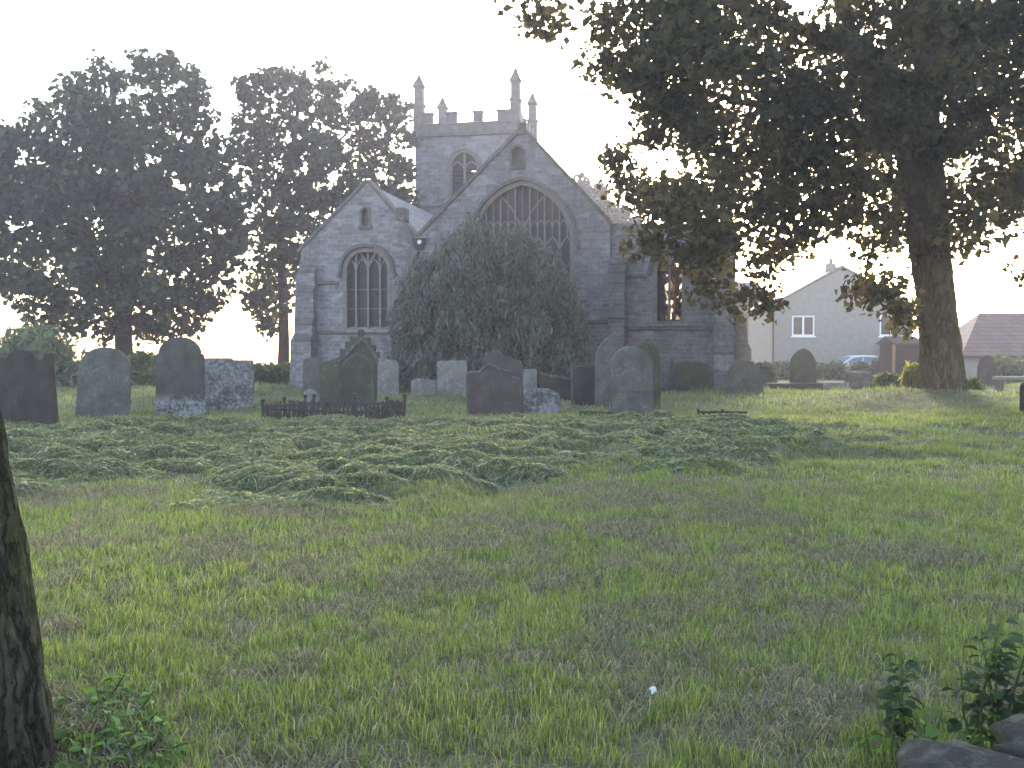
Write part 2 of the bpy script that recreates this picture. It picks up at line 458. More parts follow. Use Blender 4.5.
sdir = Vector((math.sin(SUN_AZ)*math.cos(SUN_EL), math.cos(SUN_AZ)*math.cos(SUN_EL), math.sin(SUN_EL)))
sun.rotation_euler = sdir.to_track_quat('Z', 'Y').to_euler(); sun.location = sdir*60
scene.view_settings.view_transform = 'Standard'; scene.view_settings.look = 'None'
scene.view_settings.exposure = 2.75; scene.view_settings.gamma = 1
scene.cycles.use_denoising = True
scene.cycles.sample_clamp_indirect = 3.0; scene.cycles.max_bounces = 7; scene.cycles.transparent_max_bounces = 8; scene.cycles.volume_bounces = 1
scene.cycles.diffuse_bounces = 3; scene.cycles.transmission_bounces = 5

# ------------------------------------------------------------------ ground
def build_ground():
    ys = np.concatenate([[-400, -160, -60, -25, -8, -4, -1.5], np.geomspace(1.0, 62, 430), np.geomspace(64, 420, 26)])
    t = np.linspace(-.95, .95, 520)
    Y, T = np.meshgrid(ys, t, indexing='ij')
    X = T*(np.abs(Y)*1.0+5)
    Z = terrain(X, Y)
    n, m = Y.shape
    V = np.stack([X, Y, Z], -1).reshape(-1, 3)
    i = np.arange(n-1)[:, None]*m+np.arange(m-1)[None, :]
    Q = np.stack([i, i+1, i+m+1, i+m], -1).reshape(-1, 4)
    o = mesh_np('ground', V, Q, M['ground'], smooth=True)
    tag(o, 'rough mown churchyard field sloping gently to the graves', kind='structure')
build_ground()

def blades(P, h, wd, phi, lean, colr, rng):
    """P (n,3) roots; two-segment bent blades"""
    n = len(P)
    d = np.stack([np.cos(phi), np.sin(phi), np.zeros(n)], 1)
    psi = rng.random(n)*2*np.pi
    s = np.stack([np.cos(psi), np.sin(psi), np.zeros(n)], 1)*wd[:, None]/2
    up = np.array([0, 0, 1.])
    mid = P+d*(lean*h*.28)[:, None]+up*(h*.55*np.sqrt(np.clip(1-(lean*.5)**2, .04, 1)))[:, None]
    tip = P+d*(lean*h*.85)[:, None]+up*(h*np.clip(1-.62*lean**1.5, .06, 1))[:, None]
    V = np.stack([P-s, P+s, mid-s*.75, mid+s*.75, tip], 1).reshape(-1, 3)
    b = (np.arange(n)*5)[:, None, None]
    T = (np.array([[0, 1, 3], [0, 3, 2], [2, 3, 4]])[None]+b).reshape(-1, 3)
    C = np.repeat(colr, 5, 0)
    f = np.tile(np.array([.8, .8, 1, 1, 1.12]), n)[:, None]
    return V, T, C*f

def grass_zone(y0, y1, dens, hs, ws, rng, spread=.62, tuft=1.0):
    area = spread*((y1+3)**2-(y0+3)**2)
    n = int(area*dens)
    y = np.sqrt(rng.random(n)*((y1+3)**2-(y0+3)**2)+(y0+3)**2)-3
    x = (rng.random(n)*2-1)*spread*(y+3)
    # tufts: pull blades towards clump centres
    big = fbm(x*1.0+21, y*1.25+4, 4); small = fbm(x*4.2+7, y*4.2+1, 3); fine = fbm(x*7, y*7+3, 2)
    dead = sst(.47, .60, .5*big+.5*small)              # bare thatch patches
    keep = rng.random(n) < np.clip(1.12-.75*dead, .36, 1)*np.clip(.28+1.9*sst(.3, .7, fine), .3, 1)
    church = (y > 38.6) & (x > -9.5) & (x < 9.5)
    keep &= ~church
    keep &= ((x-TREE[0])**2+(y-TREE[1])**2) > .8**2
    x, y, big, small, dead, fine = (a[keep] for a in (x, y, big, small, dead, fine)); n = len(x)
    z = terrain(x, y)
    hb = hayband(x, y)*.85
    r = rng.random((n, 4))
    far = sst(20, 26, y)
    vig = np.clip(1.2*(fbm(x*.8+50, y*.8+9, 3)-.3), 0, 1)
    h = hs*(.45+.95*r[:, 0]**1.5)*(.7+.75*fine+.35*vig)*(1-.45*dead)
    h = h*(1+.55*hb)
    h = h*(1+far*1.1*(sst(.35, .75, fbm(x*.9+5, y*.9+66, 3))-.45))
    lean = .15+.75*r[:, 1]**1.3
    lean = lean+(1.08-lean)*hb*.9*(.6+.4*rng.random(n))
    phi = rng.random(n)*2*np.pi
    flow = 2*np.pi*fbm(x*.5, y*.5+70, 2)*1.6
    phi = np.where(rng.random(n) < hb*.75, flow+.5*rng.standard_normal(n), phi)
    wd = ws*(.6+.8*r[:, 2])
    cg = np.array([.18,.24,.075]); cy = np.array([.285,.32,.108]); co_ = np.array([.13,.165,.06]); cd = np.array([.30,.265,.215]); ch = np.array([.235,.25,.16]); cdk = np.array([.06,.085,.045])
    k1 = np.clip(.15+1.0*(fbm(x*.7+2, y*.7+90, 3)-.25)+.35*(r[:, 3]-.5), 0, 1)[:, None]
    c = cg*(1-k1)+cy*k1
    k2 = (rng.random(n) < .22)[:, None]; c = np.where(k2, co_, c)
    pd = np.clip(.14+.45*dead+.12*(small-.4), 0, 1)
    k3 = (rng.random(n) < pd)[:, None]; c = np.where(k3, cd*(.6+.8*rng.random((n, 1))), c)
    chay = ch*(.45+1.15*rng.random((n, 1)))
    right = sst(2.0, 6.5, x)[:, None]*.75
    kh = (hb[:, None]*(1-right)*.85)
    c = c*(1-kh)+chay*kh
    kf = far[:, None]*.7
    cf = np.array([.145,.165,.105])*(.65+.7*sst(.3, .7, fbm(x*.8+15, y*.6+60, 3)))[:, None]*(.7+.6*rng.random((n, 1)))
    c = c*(1-kf)+cf*kf
    c = c*(.75+.5*rng.random((n, 1)))
    return blades(np.stack([x, y, z-.004], 1), h, wd, phi, lean, c, rng)

def build_grass():
    rg = np.random.default_rng(8)
    parts = [grass_zone(2.0, 6.0, 7000, .066, .0042, rg), grass_zone(6.0, 10.5, 3900, .068, .0058, rg),
             grass_zone(10.5, 16, 1900, .075, .0085, rg), grass_zone(16, 25, 650, .095, .014, rg), grass_zone(25, 46, 110, .12, .027, rg, .6)]
    # flattened straw lying in the bare patches, nearest ground only
    n = 190000
    y = np.sqrt(rg.random(n)*((11+3)**2-(2+3)**2)+25)-3; x = (rg.random(n)*2-1)*.62*(y+3)
    dead = sst(.47, .57, .5*fbm(x*1.0+21, y*1.25+4, 4)+.5*fbm(x*4.2+7, y*4.2+1, 3))
    k = rg.random(n) < .12+.88*dead; x, y = x[k], y[k]; n = len(x)
    z = terrain(x, y)+.006+.012*rg.random(n)
    ph = rg.random(n)*2*np.pi
    c = np.array([.27,.24,.195])*(.4+1.0*rg.random((n, 1)))
    parts.append(blades(np.stack([x, y, z], 1), .06+.09*rg.random(n), .004+.003*rg.random(n), ph, .98+.1*rg.random(n), c, rg))
    # clover and small broad leaves in patches, and a few dead leaves
    for n, colr, lo, hi, thr in ((26000, (.10,.155,.055), .008, .016, .52), (1400, (.16,.10,.055), .012, .026, .0)):
        y = np.sqrt(rg.random(n)*((12+3)**2-25)+25)-3; x = (rg.random(n)*2-1)*.62*(y+3)
        k = fbm(x*1.6+80, y*1.9+12, 3) > thr; x, y = x[k], y[k]; n = len(x)
        z = terrain(x, y)+.012+.03*rg.random(n)*(thr > 0)
        sz = lo+(hi-lo)*rg.random(n); a = rg.random(n)*6.28; tl_ = rg.normal(size=(n, 2))*.35
        pts = []
        for q, r_ in ((0, 1), (1.1, .75), (2.3, .75), (3.14, 1), (4.2, .75)):
            dx, dy = np.cos(a+q)*sz*r_, np.sin(a+q)*sz*r_
            pts.append(np.stack([x+dx, y+dy, z+dx*tl_[:, 0]+dy*tl_[:, 1]], 1))
        V_ = np.stack(pts, 1).reshape(-1, 3)
        T_ = (np.array([[0, 1, 2], [0, 2, 3], [0, 3, 4]])[None]+(np.arange(n)*5)[:, None, None]).reshape(-1, 3)
        parts.append((V_, T_, np.repeat(np.array(colr)*(.6+.8*rg.random((n, 1))), 5, 0)))
    # cut hay raked into lumpy swathes
    nl = 0; Vs, Ts, Cs = [], [], []
    for yr in (9.5, 10.2, 10.9, 11.7, 12.5, 13.4, 14.4, 15.5, 16.7, 18.0, 19.2):
        x0 = -.62*(yr+3)
        while x0 < (3.2 if yr < 15 else 5.0):
            cx = x0; cy_ = yr+.5*rg.normal()*.6+.25*np.sin(cx*.9+yr*2)
            x0 += .15+.4*rg.random()
            if hayband(np.array([cx]), np.array([cy_]))[0] < .15+.8*rg.random(): continue
            lump = (.25+.35*rg.random(), .14+.16*rg.random(), .035+.08*rg.random())
            for a_, b_, hz_ in ((lump, (.6, .42, .004)) if rg.random() < .75 else (lump,)):
                n = int(950*a_*b_/.06) if hz_ > .005 else 520; th = rg.random(n)*6.28; r_ = np.sqrt(rg.random(n))
                px, py = cx+a_*r_*np.cos(th), cy_+b_*r_*np.sin(th)
                L = .07+.13*rg.random(n); an = rg.normal(size=n)*.8+(rg.random(n) < .5)*np.pi+.3*np.sin(cx*3)
                wd = .0022+.0022*rg.random(n)+.00012*cy_
                def mh(x, y): return terrain(x, y)+hz_*np.sqrt(np.clip(1-((x-cx)/a_)**2-((y-cy_)/b_)**2, 0, 1))
                k = np.array([-.5, 0, .5]); X = px[:, None]+np.cos(an)[:, None]*L[:, None]*k; Y = py[:, None]+np.sin(an)[:, None]*L[:, None]*k
                Z = mh(X, Y)+.012+np.array([-.01, .03, .0])*rg.random((n, 1))+.03*rg.random((n, 1))
                nx, ny = -np.sin(an)*wd, np.cos(an)*wd
                P0 = np.stack([X[:, 0], Y[:, 0], Z[:, 0]], 1); P1 = np.stack([X[:, 1], Y[:, 1], Z[:, 1]], 1); P2 = np.stack([X[:, 2], Y[:, 2], Z[:, 2]], 1)
                sd_ = np.stack([nx, ny, wd*rg.normal(size=n)*.8], 1)
                V_ = np.stack([P0-sd_*.5, P0+sd_*.5, P1-sd_, P1+sd_, P2], 1).reshape(-1, 3)
                T_ = (np.array([[0, 1, 3], [0, 3, 2], [2, 3, 4]])[None]+(np.arange(n)*5)[:, None, None]).reshape(-1, 3)+nl
                c = np.where(rg.random((n, 1)) < .3, np.array([.18,.21,.10]), np.array([.33,.325,.235]))*(.38+.95*rg.random((n, 1)))
                Vs.append(V_); Ts.append(T_); Cs.append(np.repeat(c, 5, 0)); nl += len(V_)
    parts.append((np.concatenate(Vs), np.concatenate(Ts), np.concatenate(Cs)))
    # a few tall flowering stalks
    n = 900
    y = np.sqrt(rg.random(n)*((24+3)**2-36)+36)-3; x = (rg.random(n)*2-1)*.6*(y+3)
    c = np.array([.24,.22,.14])*(.6+.7*rg.random((n, 1)))
    parts.append(blades(np.stack([x, y, terrain(x, y)], 1), .16+.2*rg.random(n)**2, .004+.0002*y*2, rg.random(n)*6.28, .2+.4*rg.random(n), c, rg))
    off = 0; V = []; T = []; C = []
    for v, t, c in parts:
        V.append(v); T.append(t+off); C.append(c); off += len(v)
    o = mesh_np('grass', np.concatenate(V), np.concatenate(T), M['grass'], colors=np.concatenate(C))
    tag(o, 'rough green grass with patches of dry cut hay', 'grass', kind='stuff')
    print('grass tris', sum(len(t) for t in T))
build_grass()

# ------------------------------------------------------------------ foliage
def leaf_cloud(C, Rad, n, size, rng, squash=.8, up=.3, elong=1.6, shell=.45, droop=0.0, axis_up=0.0, jitter=.35):
    """n pointed leaves through a set of clumps -> verts, tris"""
    C = np.asarray(C, float); Rad = np.asarray(Rad, float)
    p = Rad**2.2; idx = rng.choice(len(C), n, p=p/p.sum())
    d = rng.standard_normal((n, 3)); d /= np.linalg.norm(d, axis=1)[:, None]
    r = rng.random(n)**shell
    P = C[idx]+d*(Rad[idx]*r)[:, None]*np.array([1, 1, squash])
    P += rng.standard_normal((n, 3))*(Rad[idx]*jitter*.25)[:, None]
    nm = rng.standard_normal((n, 3))+d*.5+np.array([0, 0, up])
    nm /= np.linalg.norm(nm, axis=1)[:, None]
    a = rng.standard_normal((n, 3))+np.array([0, 0, axis_up-droop])
    a -= nm*(a*nm).sum(1)[:, None]; a /= np.linalg.norm(a, axis=1)[:, None]+1e-9
    b = np.cross(nm, a)
    s = size*(.55+.9*rng.random(n))
    L = (a*(s*elong*.5)[:, None]); W = b*(s*.5)[:, None]; K = nm*(s*.18)[:, None]
    V = np.stack([P-L, P-L*.15+W+K, P+L, P-L*.15-W+K], 1).reshape(-1, 3)
    q = (np.arange(n)*4)[:, None, None]
    T = (np.array([[0, 1, 2], [0, 2, 3]])[None]+q).reshape(-1, 3)
    return V, T

def limb_tree(name, parent, trunk_pts, trunk_r, clumps, mat, limbs, rng, seg=12, twigr=.05):
    """trunk + limbs + a branch to every clump, one mesh"""
    mb = MB()
    mb.tube(trunk_pts, trunk_r, seg)
    pool = []
    for (p, r) in zip(trunk_pts[len(trunk_pts)//2:], trunk_r[len(trunk_r)//2:]): pool.append((Vector(p), r))
    for pts, r0, r1 in limbs:
        k = 9
        P = [Vector(p) for p in pts]
        out = []
        for i in range(k+1):
            t = i/k*(len(P)-1); j = min(int(t), len(P)-2); f = t-j
            q = P[j].lerp(P[j+1], f)
            if 0 < i < k: q = q+Vector(rng.standard_normal(3))*.10
            out.append(q)
        rr = [r0+(r1-r0)*i/k for i in range(k+1)]
        mb.tube(out, rr, 7)
        pool += list(zip(out, rr))
    for c in sorted(clumps, key=lambda c: min((Vector(c)-p).length for p, r in pool)):
        c = Vector(c)
        p, r = min(pool, key=lambda q: (q[0]-c).length+max(0, (q[0].z-c.z))*.6)
        mid = p.lerp(c, .5)+Vector((0, 0, .12*(c-p).length))+Vector(rng.standard_normal(3))*.12
        r0 = min(r*.7, twigr*(1+.25*(c-p).length))
        pts = [p, p.lerp(mid, .5)+Vector(rng.standard_normal(3))*.05, mid, mid.lerp(c, .55)+Vector((0, 0, .06)), c]
        rs = [r0, r0*.85, r0*.65, r0*.4, r0*.2]
        mb.tube(pts, rs, 5)
        pool += [(pts[2], rs[2]), (pts[3], rs[3])]
    return mb.build(name, mat, parent, smooth=True)

def inside(poly, x, y):
    c = False; j = len(poly)-1
    for i in range(len(poly)):
        a, b = poly[i], poly[j]
        if (a[1] > y) != (b[1] > y) and x < (b[0]-a[0])*(y-a[1])/(b[1]-a[1])+a[0]: c = not c
        j = i
    return c
def project(p):
    c, s = math.cos(PITCH), math.sin(PITCH)
    y, z = p[1], p[2]-CAMZ
    dep = y*c-z*s; v = y*s+z*c
    return 512+F*p[0]/dep, 384-F*v/dep

def crown_clumps(center, rad, count, outline, rng, rmin, rmax, mind, inner=.45, shrink=.55, tries=40000):
    out = []; cx = np.array(center); rd = np.array(rad)
    for _ in range(tries):
        if len(out) >= count: break
        d = rng.standard_normal(3); d /= np.linalg.norm(d)
        p = cx+d*rd*(inner+(1-inner)*rng.random()**.6)
        r = rmin+(rmax-rmin)*rng.random()
        if outline is not None:
            u, v = project(p); k = F/p[1]*r*shrink
            if not all(inside(outline, u+a*k, v+b*k) for a, b in ((0, 0), (1, 0), (-1, 0), (0, 1), (0, -1))): continue
        if any(np.linalg.norm(p-q) < mind for q, _r in out): continue
        out.append((p, r))
    return [tuple(p) for p, r in out], [r for p, r in out]

def big_trunk(name, mat, parent, path, radii, flare, seg, rows, rng, ridges=9, amp=.06, rough=.02):
    """trunk with root flare and furrowed surface"""
    path = [Vector(p) for p in path]
    V = []; n = len(path)
    ph = rng.random(8)*6.28
    for i in range(rows+1):
        t = i/rows; q = t*(n-1); j = min(int(q), n-2); f = q-j
        c = path[j].lerp(path[j+1], f); r = radii[j]*(1-f)+radii[j+1]*f
        hgt = c.z-path[0].z
        fl = math.exp(-max(hgt, 0)/.45)*flare
        for k in range(seg):
            a = 2*math.pi*k/seg
            lob = .5+.5*math.sin(5*a+ph[0]+.5*math.sin(2*a+ph[1]))
            fur = amp*math.sin(ridges*a+ph[2]+2.0*math.sin(hgt*.9+ph[3])+.8*math.sin(3*a+ph[4]))*(.4+.6*lob)
            no = rough*(float(vnoise(np.array([a*seg*.11+3]), np.array([hgt*5.]))[0])-.5)*2
            rr = r*(1+fur+.04*math.sin(2*a+ph[5]+hgt))+fl*(.35+.9*lob)*r+no
            V.append((c.x+rr*math.cos(a), c.y+rr*math.sin(a), c.z))
    Q = [(i*seg+k, i*seg+(k+1) % seg, (i+1)*seg+(k+1) % seg, (i+1)*seg+k) for i in range(rows) for k in range(seg)]
    return mesh_np(name, np.array(V), np.array(Q), mat, parent, smooth=True)

# ---- the large sycamore on the right
def build_sycamore():
    rg = np.random.default_rng(21)
    D = TREE[1]; g0 = gz(*TREE)
    root = empty('sycamore_tree', (0, 0, 0))
    tag(root, 'huge overhanging tree with thick bare trunk on the grassy mound at right', 'tree')
    outline = [(470, -700), (480, -20), (520, 22), (585, 28), (600, 70), (650, 92), (648, 150), (606, 160), (640, 215), (634, 262), (700, 268), (705, 300), (770, 326), (790, 262), (845, 235),
               (868, 300), (912, 335), (925, 255), (975, 255), (1010, 205), (1040, 270), (1300, 260), (1300, -700)]
    cl, rd = crown_clumps((10.6, 27.5, 11.5), (13.2, 9.5, 9.8), 250, outline, rg, .75, 1.5, 1.05, .25, .6)
    # sprays that hang on the camera side and the tips seen against the sky
    tips = [(545, 12, 27), (605, 62, 27), (660, 130, 27.5), (625, 178, 27), (668, 205, 26.5), (650, 240, 26), (690, 255, 26), (735, 300, 26), (765, 300, 26.5), (760, 270, 27),
            (720, 235, 26), (800, 235, 26.5), (870, 250, 25.8), (868, 290, 25.8), (905, 318, 25.9), (896, 290, 26.2), (940, 235, 27), (1000, 180, 27), (1015, 225, 27.5), (960, 205, 27), (1020, 255, 28), (985, 130, 27)]
    for u, v, d in tips:
        cl.append(tuple(at_depth(u, v, d))); rd.append(.55+.35*rg.random())
    for _ in range(150):
        u, v = 620+rg.random()*420, rg.random()*235
        if not inside(outline, u, v): continue
        p = at_depth(u, v, 23+8*rg.random()); cl.append(tuple(p)); rd.append(.6+.55*rg.random())
    for o_ in outline[2:22]:
        for _ in range(2):
            p = at_depth(o_[0]*.94+800*.06+rg.standard_normal()*8, o_[1]*.94+60*.06+rg.standard_normal()*8, 26.3+1.6*rg.random()); cl.append(tuple(p)); rd.append(.4+.25*rg.random())
    keep = []
    for i, c in enumerate(cl):      # the bole and the gaps either side of it stay open
        u, v = project(c); k = F/c[1]*rd[i]
        if c[1] < D+.3 and 912 < u < 950 and 150 < v and rg.random() < .8: continue
        if u > 955 and 105 < v < 262 and rg.random() < .32: continue
        keep.append(i)
    cl = [cl[i] for i in keep]; rd = [rd[i] for i in keep]
    V, T = leaf_cloud(cl, rd, 88000, .155, rg, .75, .35, 1.35, .55, .35)
    crown = mesh_np('crown', V, T, M['leaf_tree'], root)
    P = lambda u, v, d=D: tuple(at_depth(u, v, d))
    path = [(TREE[0], D, g0-.35)]+[P(u, v) for u, v in ((943, 388), (941, 350), (936, 300), (930, 250), (927, 205), (925, 150), (926, 90), (928, 20), (926, -70))]
    radii = [.66, .60, .55, .52, .53, .52, .42, .36, .30, .2]
    big_trunk('trunk', M['bark_big'], root, path, radii, .22, 64, 150, rg, 9, .045, .02)
    fork = P(922, 212)
    limbs = [([fork, P(903, 150, 27.6), P(880, 90, 27), P(840, 10, 26.5), P(800, -80, 26)], .3, .09),
             ([P(925, 160), P(850, 130, 26.5), P(770, 110, 25.5), P(680, 90, 25.5)], .2, .05),
             ([P(926, 130), P(860, 60, 28), P(740, 0, 29), P(600, -40, 28), P(540, -10, 27)], .2, .05),
             ([P(922, 175), P(860, 190, 26.3), P(780, 215, 25.8), P(720, 240, 25.8)], .13, .04),
             ([P(928, 110), P(960, 60, 27.5), P(1010, 20, 27), P(1100, 40, 27)], .2, .05),
             ([P(927, 150), P(965, 140, 27), P(1010, 160, 26.6)], .12, .04),
             ([P(927, 90), P(900, 20, 25), P(880, -60, 22), P(860, -90, 20)], .17, .05),
             ([P(927, 80), P(940, 0, 31), P(950, -60, 34)], .17, .05),
             ([P(928, 20), P(870, -80, 28), P(820, -160, 28)], .16, .05),
             ([P(928, 20), P(980, -80, 28), P(1040, -160, 28)], .16, .05)]
    t = limb_tree('branches', root, [Vector(P(926, 90)), Vector(P(928, 20)), Vector(P(926, -70)), Vector(P(925, -200))], [.3, .26, .18, .06], cl, M['bark_big'], limbs, rg, 10, .03)
build_sycamore()

# ---- the two trees left of the church, and the tops beyond it
def build_far_tree(label, D, outline, trunk, limbs, radii_center, seed, n, count, leaf=.24, group='trees left of the church', rmin=.9, rmax=1.7, shrink=.75, extra=()):
    rg = np.random.default_rng(seed)
    root = empty('broadleaf_tree', (0, 0, 0)); tag(root, label, 'tree', group)
    (cu, cv), (ru, rv, rdp) = radii_center
    c = at_depth(cu, cv, D)
    cl, rd = crown_clumps(tuple(c), (ru/F*D, rdp, rv/F*D), count, outline, rg, rmin, rmax, 1.0, .15, shrink)
    for u, v in extra: cl.append(tuple(at_depth(u, v, D+rg.normal()*1.2))); rd.append(rmin*(1+.5*rg.random()))
    V, T = leaf_cloud(cl, np.maximum(rd, .62), n, leaf, rg, .85, .3, 1.3, .5)
    mesh_np('crown', V, T, M['leaf_far'], root)
    P = lambda u, v, d=D: tuple(at_depth(u, v, d))
    tp = [P(*q) for q in trunk[0]]
    g = gz(tp[0][0], D); tp[0] = (tp[0][0], D, g-.2)
    limb_tree('trunk', root, tp, trunk[1], cl, M['twig'], [([P(*q) for q in l], a, b) for l, a, b in limbs], rg, 10, .05)
o1 = [(-22, 325), (-30, 215), (-14, 140), (20, 118), (45, 84), (95, 62), (120, 56), (160, 48), (190, 58), (208, 88), (222, 110), (238, 150), (250, 210), (246, 262), (226, 300), (190, 334), (120, 340), (60, 320), (28, 318), (12, 290), (-10, 300)]
build_far_tree('broad dome-shaped tree at far left, wider of the pair left of the church', 47, o1,
               ([(124, 392), (124, 350), (122, 310), (116, 270), (112, 220), (112, 150), (115, 80)], [.5, .40, .36, .30, .24, .16, .06]),
               [([(124, 325), (134, 280), (150, 230), (175, 170), (190, 110)], .32, .07), ([(118, 290), (80, 240), (40, 190)], .2, .05), ([(124, 320), (180, 300), (215, 270)], .15, .04),
                ([(120, 300), (70, 290), (35, 285)], .14, .04), ([(112, 210), (80, 150), (70, 100)], .17, .05)], ((100, 205), (190, 180, 5.0)), 31, 23500, 270, .27, rmin=.4, rmax=1.05, shrink=.4, extra=[(8, 290), (20, 302), (35, 318), (48, 326), (62, 322), (75, 332), (92, 322), (105, 335), (146, 325), (160, 332), (175, 330), (190, 322), (205, 312), (218, 300), (228, 284), (236, 262), (240, 235), (236, 210), (232, 185), (226, 160), (60, 300), (80, 310), (180, 305), (200, 290), (215, 268), (30, 280), (5, 260), (-5, 230), (218, 240), (100, 62), (140, 58), (170, 60), (192, 75)])
o2 = [(222, 110), (235, 78), (275, 66), (300, 56), (330, 62), (352, 80), (385, 92), (412, 100), (418, 200), (400, 215), (375, 200), (330, 240), (305, 252), (300, 318), (262, 335), (245, 318), (250, 210), (238, 150)]
build_far_tree('taller thinner tree with open crown close behind the church gable', 53, o2,
               ([(283, 385), (284, 340), (283, 290), (280, 240), (284, 190), (296, 130), (300, 80)], [.34, .28, .25, .22, .18, .13, .05]),
               [([(281, 250), (262, 200), (245, 150)], .15, .04), ([(283, 220), (320, 170), (350, 120)], .16, .05), ([(284, 200), (340, 190), (390, 160)], .14, .04), ([(282, 280), (262, 290), (255, 310)], .08, .03)],
               ((322, 195), (115, 165, 3.6)), 32, 11800, 160, .26, rmin=.4, rmax=.95, shrink=.4, extra=[(252, 300), (262, 318), (270, 330), (250, 275), (300, 262), (296, 285), (262, 250), (240, 120), (245, 95), (402, 110), (408, 140), (405, 170), (380, 105), (312, 250), (330, 235)])
o3 = [(560, 180), (575, 172), (590, 178), (608, 192), (616, 205), (640, 215), (650, 240), (560, 260)]
build_far_tree('distant treetop showing over the right slope of the church gable', 85, o3,
               ([(590, 385), (590, 300), (590, 240), (588, 190)], [.5, .4, .25, .06]), [([(590, 260), (610, 225), (620, 210)], .12, .04)],
               ((600, 220), (40, 50, 3.5)), 33, 9000, 60, .28, 'trees beyond the church', .6, 1.1, .4)

# ------------------------------------------------------------------ the church
CH_A = R(11)
CH_O = Vector(((522-512)/F*40, 40, 0))
church = empty('church', CH_O, -CH_A)
tag(church, 'old grey stone church with three-part gabled front and a battlemented pinnacled tower', 'church')
ca, sa = math.cos(CH_A), math.sin(CH_A)
def fac(px, py, y=0.0):
    """church-local (x, z) of a photograph pixel on the church plane at local depth y"""
    r = ray(px, py)
    nrm = Vector((sa, ca, 0)); p0 = CH_O+nrm*y
    t = nrm.dot(p0)/nrm.dot(r)
    w_ = r*t-CH_O; z = CAMZ+r.z*t
    return (w_.x*ca-w_.y*sa, z)
def gothic(xl, xr, zs, zt, n=10):
    """pointed arch from (xl, zs) over the apex (mid, zt) to (xr, zs)"""
    wv = (xr-xl)/2; h = zt-zs; rr = (wv*wv+h*h)/(2*wv)
    pts = []
    a1 = math.asin(min(1, h/rr))
    if h > rr: a1 = math.pi-a1
    for i in range(n+1):
        a = a1*i/n
        pts.append((xl+rr-rr*math.cos(a), zs+rr*math.sin(a)))
    return pts+[(xl+xr-p[0], p[1]) for p in reversed(pts[:-1])]
def arch_z(pts, x):
    for a, b in zip(pts, pts[1:]):
        if min(a[0], b[0])-1e-6 <= x <= max(a[0], b[0])+1e-6 and abs(b[0]-a[0]) > 1e-9:
            return a[1]+(b[1]-a[1])*(x-a[0])/(b[0]-a[0])
    return pts[0][1]

def church_window(xl, xr, zsill, zspr, ztop, n, y, glass, label=None, sub=True):
    """window part with its tracery, glass, hood mould and sill; returns the opening outline"""
    arch = gothic(xl, xr, zspr, ztop)
    outline = [(xr, zsill)]+list(reversed(arch))+[(xl, zsill)]
    fr = MB(); fr.strip([(xl, zsill)]+arch+[(xr, zsill)], .16, y-.02, y+.4, side=-.08)
    win = fr.build('window', M['tracery'], church)
    if label: win['label'] = label
    g = MB(); g.prism(outline, y+.28, y+.30); g.build('glass', glass, win)
    t = MB(); k = 0
    def bar(p, wd, d0=.12):
        nonlocal k
        t.strip(p, wd, y+d0+.0023*k, y+.26-.0011*k); k += 1
    lw = (xr-xl)/n
    zl = zspr-(.10 if n > 4 else -.05)*(ztop-zspr)
    for i in range(1, n):
        x = xl+lw*i; bar([(x, zsill), (x, arch_z(arch, x)-.02)], .07 if n > 4 else .085)
    for i in range(n):
        a, b = xl+lw*i, xl+lw*(i+1); m = (a+b)/2
        bar(gothic(a+.03, b-.03, zl, zl+lw*.85, 5), .06, .15)
        zt = arch_z(arch, m)
        if zt-(zl+lw*.85) > .25:
            bar([(m, zl+lw*.85), (m, zt-.02)], .05, .15)
            for q in (a, m):
                z2 = zl+lw*1.55
                if min(arch_z(arch, q+.02), arch_z(arch, q+lw/2-.02)) > z2+lw*.5:
                    bar(gothic(q+.02, q+lw/2-.02, z2, z2+lw*.45, 4), .05, .16)
    for s in (-1, 1):       # intersecting main arcs
        q = [p for p in arch]
        off = (xr-xl)*.5*s
        seg = [(p[0]+off, p[1]) for p in q if xl+.02 < p[0]+off < xr-.02 and p[1] < arch_z(arch, p[0]+off)-.02]
        if len(seg) > 2: bar(seg, .06, .13)
    if sub: 
        for i in range(1, 3):
            z = zsill+(zl-zsill)*i/3
            bar([(xl+.05, z), (xr-.05, z)], .03, .2)
    t.build('tracery', M['tracery'], win)
    hm = MB(); hm.strip([(xl-.1, zspr-.28)]+[(p[0], p[1]) for p in arch]+[(xr+.1, zspr-.28)], .13, y-.14, y+.02, side=.10)
    hm.build('hood_mould', M['coping'], win)
    sl = MB(); sl.xprism([(y-.10, zsill-.16), (y+.38, zsill-.16), (y+.38, zsill+.10), (y-.06, zsill-.08)], xl-.08, xr+.08)
    sl.build('sill', M['dressed'], win)
    return outline

def church_part(mb, name, mat, bevel=0.0): return mb.build(name, mat, church, bevel)

YA, YC, YV = .15, 0.0, .22             # aisle, chancel and vestry fronts
# outline points
a_l = fac(301, 249, YA); a_ap = fac(367, 181, YA); a_r = fac(417, 237, YA)
c_l = fac(417, 237, YC); c_ap = fac(522, 128, YC); c_r = fac(610, 223, YC)
v_l = fac(610, 223, YV); v_r = fac(736, 226, YV)
XS = c_l[0]; XE = c_r[0]
half = (XE-XS)/2; XM = (XS+XE)/2
ZC = .5*(c_l[1]+c_r[1])
BASE = -1.0
